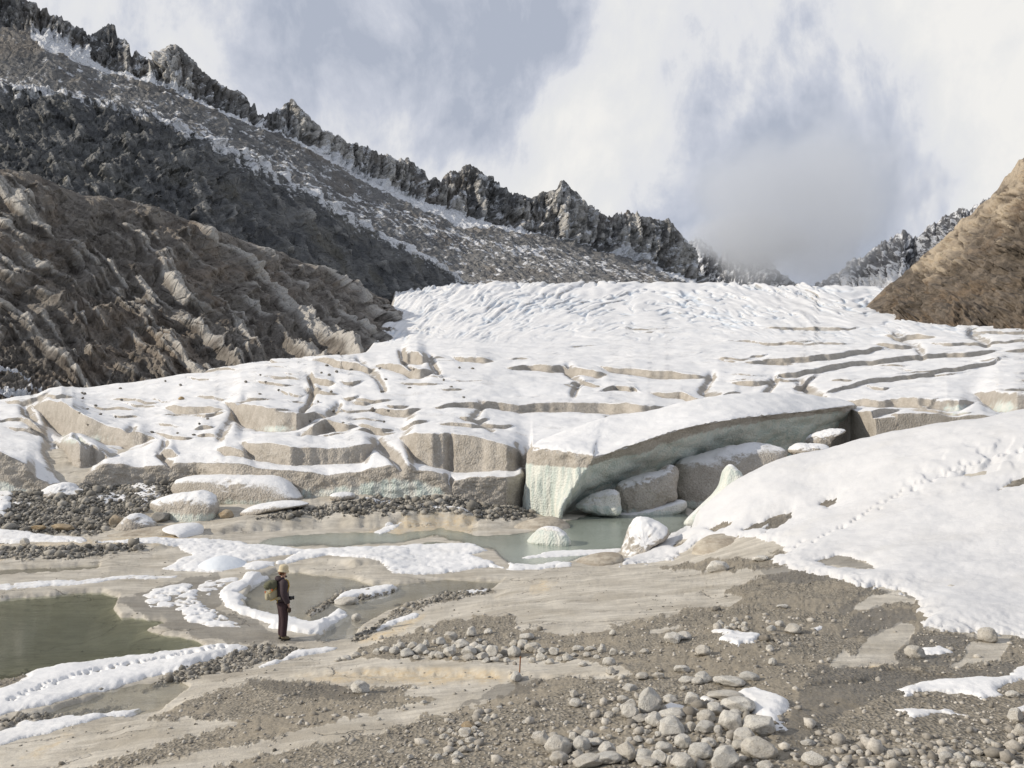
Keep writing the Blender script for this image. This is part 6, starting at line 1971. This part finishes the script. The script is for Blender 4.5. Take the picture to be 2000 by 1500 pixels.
# face: nose, brow and ears on the head
fv = [(.10, 0, 1.635), (.122, 0, 1.612), (.104, 0, 1.607)]
skin('nose', fv, [(0, 1), (1, 2)], [.011, .015, .012], m_skin, body, 1)
for sy in (1, -1):
    skin('ear', [(.025, .088 * sy, 1.65), (.02, .093 * sy, 1.625), (.03, .088 * sy, 1.60)], [(0, 1), (1, 2)], [.014, .016, .010], m_skin, body, 1)
    bm = bmesh.new()
    bmesh.ops.create_uvsphere(bm, u_segments=10, v_segments=6, radius=.011, matrix=Matrix.Translation((.104, .033 * sy, 1.645)))
    me = bpy.data.meshes.new('eye')
    bm.to_mesh(me)
    bm.free()
    link('eye', me, m_black, body)
skin('mouth', [(.108, .022, 1.575), (.114, 0, 1.575), (.108, -.022, 1.575)], [(0, 1), (1, 2)], [.006, .008, .006], simple('lips', (.42, .18, .15)), body, 1)

# jacket: torso with hem, sleeves and a hood lying on the shoulders
jv = [(0, 0, .905), (-.005, 0, .99), (-.01, 0, 1.10), (-.015, 0, 1.25), (-.02, 0, 1.375), (-.01, 0, 1.46),
      (-.015, .175, 1.385), (-.01, .215, 1.13), (.075, .20, .935), (-.015, -.175, 1.385), (-.035, -.225, 1.13), (.06, -.208, .925), (.085, .195, .895), (.072, -.203, .885)]
je = [(0, 1), (1, 2), (2, 3), (3, 4), (4, 5), (4, 6), (6, 7), (7, 8), (4, 9), (9, 10), (10, 11), (8, 12), (11, 13)]
jr = [(.19, .175), (.195, .175), (.185, .165), (.20, .17), (.175, .14), .09, .10, .08, .062, .10, .084, .066, .056, .058]
jacket = skin('jacket', jv[:6], je[:5], jr[:6], m_jacket, person)
for idx in ((6, 7, 8, 12), (9, 10, 11, 13)):
    sgn_ = 1 if jv[idx[0]][1] > 0 else -1
    skin('sleeve', [(-.015, .085 * sgn_, 1.40)] + [jv[k] for k in idx], [(0, 1), (1, 2), (2, 3), (3, 4)], [.105] + [jr[k] + .008 for k in idx], m_jacket, jacket)
skin('hood', [(-.10, .07, 1.455), (-.135, 0, 1.475), (-.10, -.07, 1.455), (.03, -.085, 1.47), (.03, .085, 1.47)], [(0, 1), (1, 2), (2, 3), (0, 4)], [.058, .072, .058, .035, .035], m_jacket, jacket)
skin('collar', [(.075, .04, 1.49), (.085, 0, 1.505), (.075, -.04, 1.49)], [(0, 1), (1, 2)], [.026, .028, .026], m_jacket, jacket, 1)
skin('shoulder_strap', [(.02, -.135, 1.46), (.09, -.13, 1.42), (.125, -.12, 1.30), (.06, -.15, 1.12)], [(0, 1), (1, 2), (2, 3)], [.02, .02, .02, .016], m_strap, jacket, 1)
# trousers
tv = [(0, 0, .955), (0, 0, .90), (0, .082, .80), (.015, .09, .50), (-.015, .094, .13), (0, -.082, .80), (.022, -.09, .50), (-.01, -.094, .13), (-.005, .096, .085), (0, -.096, .085)]
te = [(0, 1), (1, 2), (2, 3), (3, 4), (1, 5), (5, 6), (6, 7), (4, 8), (7, 9)]
skin('trousers', tv, te, [(.16, .14), (.165, .145), .118, .092, .080, .118, .092, .080, .080, .080], m_trouser, person)
for sy, fx in ((1, .0), (-1, .01)):
    y_ = .098 * sy
    bt = skin('boot', [(-.03 + fx, y_, .14), (-.035 + fx, y_, .065), (.05 + fx, y_, .055), (.135 + fx, y_, .045)], [(0, 1), (1, 2), (2, 3)], [.062, .056, (.050, .046), (.046, .036)], m_boot, person)
    skin('sole', [(-.085 + fx, y_, .018), (-.02 + fx, y_, .016), (.06 + fx, y_, .016), (.165 + fx, y_, .020)], [(0, 1), (1, 2), (2, 3)], [(.040, .020), (.046, .020), (.048, .020), (.036, .020)], m_sole, bt, 1)


def lathe(name, prof, mat, parent, seg=28, sx=1.0, sy=1.0, loc=(0, 0, 0), rot=(0, 0, 0), wob=0.0):
    n = len(prof)
    a = np.linspace(0, 2 * math.pi, seg, endpoint=False)
    co = np.array([[(r_ * math.cos(q) * sx, r_ * math.sin(q) * sy, z_ + wob * math.sin(2 * q) * (r_ > .1)) for q in a] for r_, z_ in prof]).reshape(-1, 3)
    i = np.arange(n * seg).reshape(n, seg)
    j = np.roll(i, -1, axis=1)
    f = np.stack([i[:-1], j[:-1], j[1:], i[1:]], -1).reshape(-1, 4)
    o = link(name, mesh_arrays(name, co, f), mat, parent)
    o.location = loc
    o.rotation_euler = rot
    return o


# hair under the hat, then the hat with its rolled brim
skin('hair', [(-.005, 0, 1.685), (-.03, 0, 1.62), (-.035, .045, 1.565), (-.035, -.045, 1.565), (-.05, 0, 1.53), (.005, .075, 1.60), (.005, -.075, 1.60)], [(0, 1), (1, 2), (1, 3), (1, 4), (1, 5), (1, 6)], [.088, .082, .045, .045, .05, .035, .035], m_hair, person)
hat = lathe('hat', [(.124, .0), (.126, .004), (.108, .022), (.104, .05), (.105, .09), (.098, .125), (.075, .15), (.04, .162), (.001, .165)], m_hat, person, 32, 1.08, .96, (.02, 0, 1.625), (0, .10, 0))
lathe('brim', [(.104, .03), (.118, .012), (.128, -.008), (.131, -.004), (.122, .02), (.108, .042)], m_hat, hat, 32, 1.06, .97, (0, 0, 0), (0, 0, 0), .006)

# ------------------------------------------------------------------ backpack, worn but a thing of its own
pack = bpy.data.objects.new('backpack', None)
COL.objects.link(pack)
pack.location = person.location
pack.rotation_euler = person.rotation_euler
tag(pack, 'khaki and olive roll-top backpack worn by the standing person', 'backpack')


def soft_box(name, cx, cy, cz, sx, sy, sz, mat, parent, seed=0, bulge=.12, rot=(0, 0, 0)):
    bm = bmesh.new()
    bmesh.ops.create_cube(bm, size=2)
    bmesh.ops.subdivide_edges(bm, edges=bm.edges[:], cuts=5, use_grid_fill=True)
    for v in bm.verts:
        x_, y_, z_ = v.co
        k = 1 + bulge * (1 - x_ * x_) * (1 - z_ * z_) * .5 + bulge * (1 - y_ * y_) * .4
        q = Vector((x_ * math.sqrt(max(0, 1 - .28 * y_ * y_ - .22 * z_ * z_)), y_ * math.sqrt(max(0, 1 - .28 * x_ * x_ - .22 * z_ * z_)), z_ * math.sqrt(max(0, 1 - .22 * x_ * x_ - .22 * y_ * y_)))) * k
        q *= 1 + .05 * float(perlin(q.x * 2 + seed, q.y * 2, q.z * 2 + seed))
        v.co = (q.x * sx, q.y * sy, q.z * sz)
    me = bpy.data.meshes.new(name)
    bm.to_mesh(me)
    bm.free()
    me.shade_smooth()
    o = link(name, me, mat, parent)
    o.location = (cx, cy, cz)
    o.rotation_euler = rot
    return o


soft_box('main_compartment', -.255, 0, 1.135, .115, .135, .165, m_pack, pack, 1)
soft_box('upper_compartment', -.245, 0, 1.31, .105, .135, .125, m_pack_top, pack, 2)
soft_box('top_flap', -.335, .0, 1.335, .085, .125, .075, m_pack_top, pack, 3, .15, (0, -.45, 0))
soft_box('rolled_end', -.39, .02, 1.29, .05, .10, .05, m_pack_top, pack, 4, .15, (0, -.6, 0))
soft_box('front_pocket', -.365, 0, 1.08, .05, .10, .10, m_pack, pack, 5)
soft_box('hip_belt', -.12, -.12, 1.02, .10, .03, .035, m_pack, pack, 6)
for sy in (1, -1):
    skin('compression_strap', [(-.18, .14 * sy, 1.28), (-.27, .15 * sy, 1.21), (-.36, .11 * sy, 1.15)], [(0, 1), (1, 2)], [.009, .009, .009], m_strap, pack, 1)
    skin('side_strap', [(-.16, .14 * sy, 1.06), (-.25, .15 * sy, 1.0), (-.33, .10 * sy, .97)], [(0, 1), (1, 2)], [.010, .010, .008], m_strap, pack, 1)
    soft_box('tab', -.29, .145 * sy, 1.235, .018, .012, .022, m_orange, pack, 7)
skin('hanging_strap', [(-.16, -.14, 1.02), (-.17, -.145, .96), (-.165, -.14, .91)], [(0, 1), (1, 2)], [.010, .009, .008], m_strap, pack, 1)
soft_box('tab', -.415, .0, 1.17, .012, .022, .025, m_orange, pack, 8)

# ------------------------------------------------------------------ camera held at the hip
cam_o = bpy.data.objects.new('camera_outfit', None)
COL.objects.link(cam_o)
cam_o.name = 'handheld_camera'
cam_o.location = person.location
cam_o.rotation_euler = person.rotation_euler
tag(cam_o, 'black camera with a short lens held at the hip by the standing person', 'camera')
soft_box('camera_body', .175, -.06, .985, .035, .065, .045, m_black, cam_o, 1, .02)
lathe('lens', [(.038, 0), (.040, .01), (.040, .035), (.046, .038), (.046, .055), (.042, .056)], m_black, cam_o, 20, 1, 1, (.20, -.06, .985), (0, math.pi / 2, 0))
lathe('lens_front', [(.042, 0), (.02, .004), (.0005, .005)], m_glass, cam_o, 20, 1, 1, (.254, -.06, .985), (0, math.pi / 2, 0))
pouch = bpy.data.objects.new('strap_pouch', None)
COL.objects.link(pouch)
pouch.location = person.location
pouch.rotation_euler = person.rotation_euler
tag(pouch, 'dark brown strap bundle dangling below the right hand of the standing person', 'strap')
m_leather = simple('brown_leather', (0.06, 0.04, 0.028), .7)
soft_box('bag', .10, -.215, .735, .045, .03, .055, m_leather, pouch, 3, .1)
skin('loop', [(.115, -.20, .80), (.075, -.205, .72), (.10, -.21, .66), (.125, -.21, .71), (.118, -.205, .79)], [(0, 1), (1, 2), (2, 3), (3, 4)], [.010, .012, .010, .010, .009], m_leather, pouch, 1)

# ------------------------------------------------------------------ cloud hanging in the head of the valley
def cloud(name, cx, cy, cz, sx, sy, sz, dens, scale, seed, steps=1.0, thr=(0.42, 0.72), aniso=.3):
    bm = bmesh.new()
    bmesh.ops.create_icosphere(bm, subdivisions=4, radius=1.0)
    me = bpy.data.meshes.new(name)
    bm.to_mesh(me)
    bm.free()
    m, t = new_mat(name + '_vapour')
    tc = t.n('ShaderNodeTexCoord').outputs['Object']
    ln = t.vm('LENGTH', tc).outputs['Value']
    ps = t.pos()
    nz = t.noise(t.map(ps, (1, .6, .8)), scale, 5, .6)
    fall = t.step(ln, 1.0, .25)
    den = t.step(t.m('ADD', t.m('MULTIPLY', t.m('SUBTRACT', nz, .5), 2.2), fall), *thr)
    den = t.m('MULTIPLY', t.m('MULTIPLY', den, t.step(ln, 1.0, .7)), dens)
    v = t.n('ShaderNodeVolumePrincipled')
    v.inputs['Color'].default_value = (.93, .955, 1.0, 1)
    v.inputs['Anisotropy'].default_value = aniso
    t.set(v, 'Density', den)
    out = t.n('ShaderNodeOutputMaterial')
    t.t.links.new(v.outputs[0], out.inputs['Volume'])
    o = link(name, me, m)
    o.location = (cx, cy, cz)
    o.scale = (sx, sy, sz)
    return tag(o, kind='stuff')


scene.cycles.volume_step_rate = 4.0
scene.cycles.volume_max_steps = 64
c0 = at_depth(1560, 415, 1500)
cloud('cloud', c0[0], c0[1], c0[2], 240, 330, 178, .0062, .0075, 1, thr=(.18, .85))
c0 = at_depth(1455, 470, 1650)
cloud('cloud', c0[0], c0[1], c0[2], 165, 150, 62, .013, .014, 2, thr=(.30, .85))
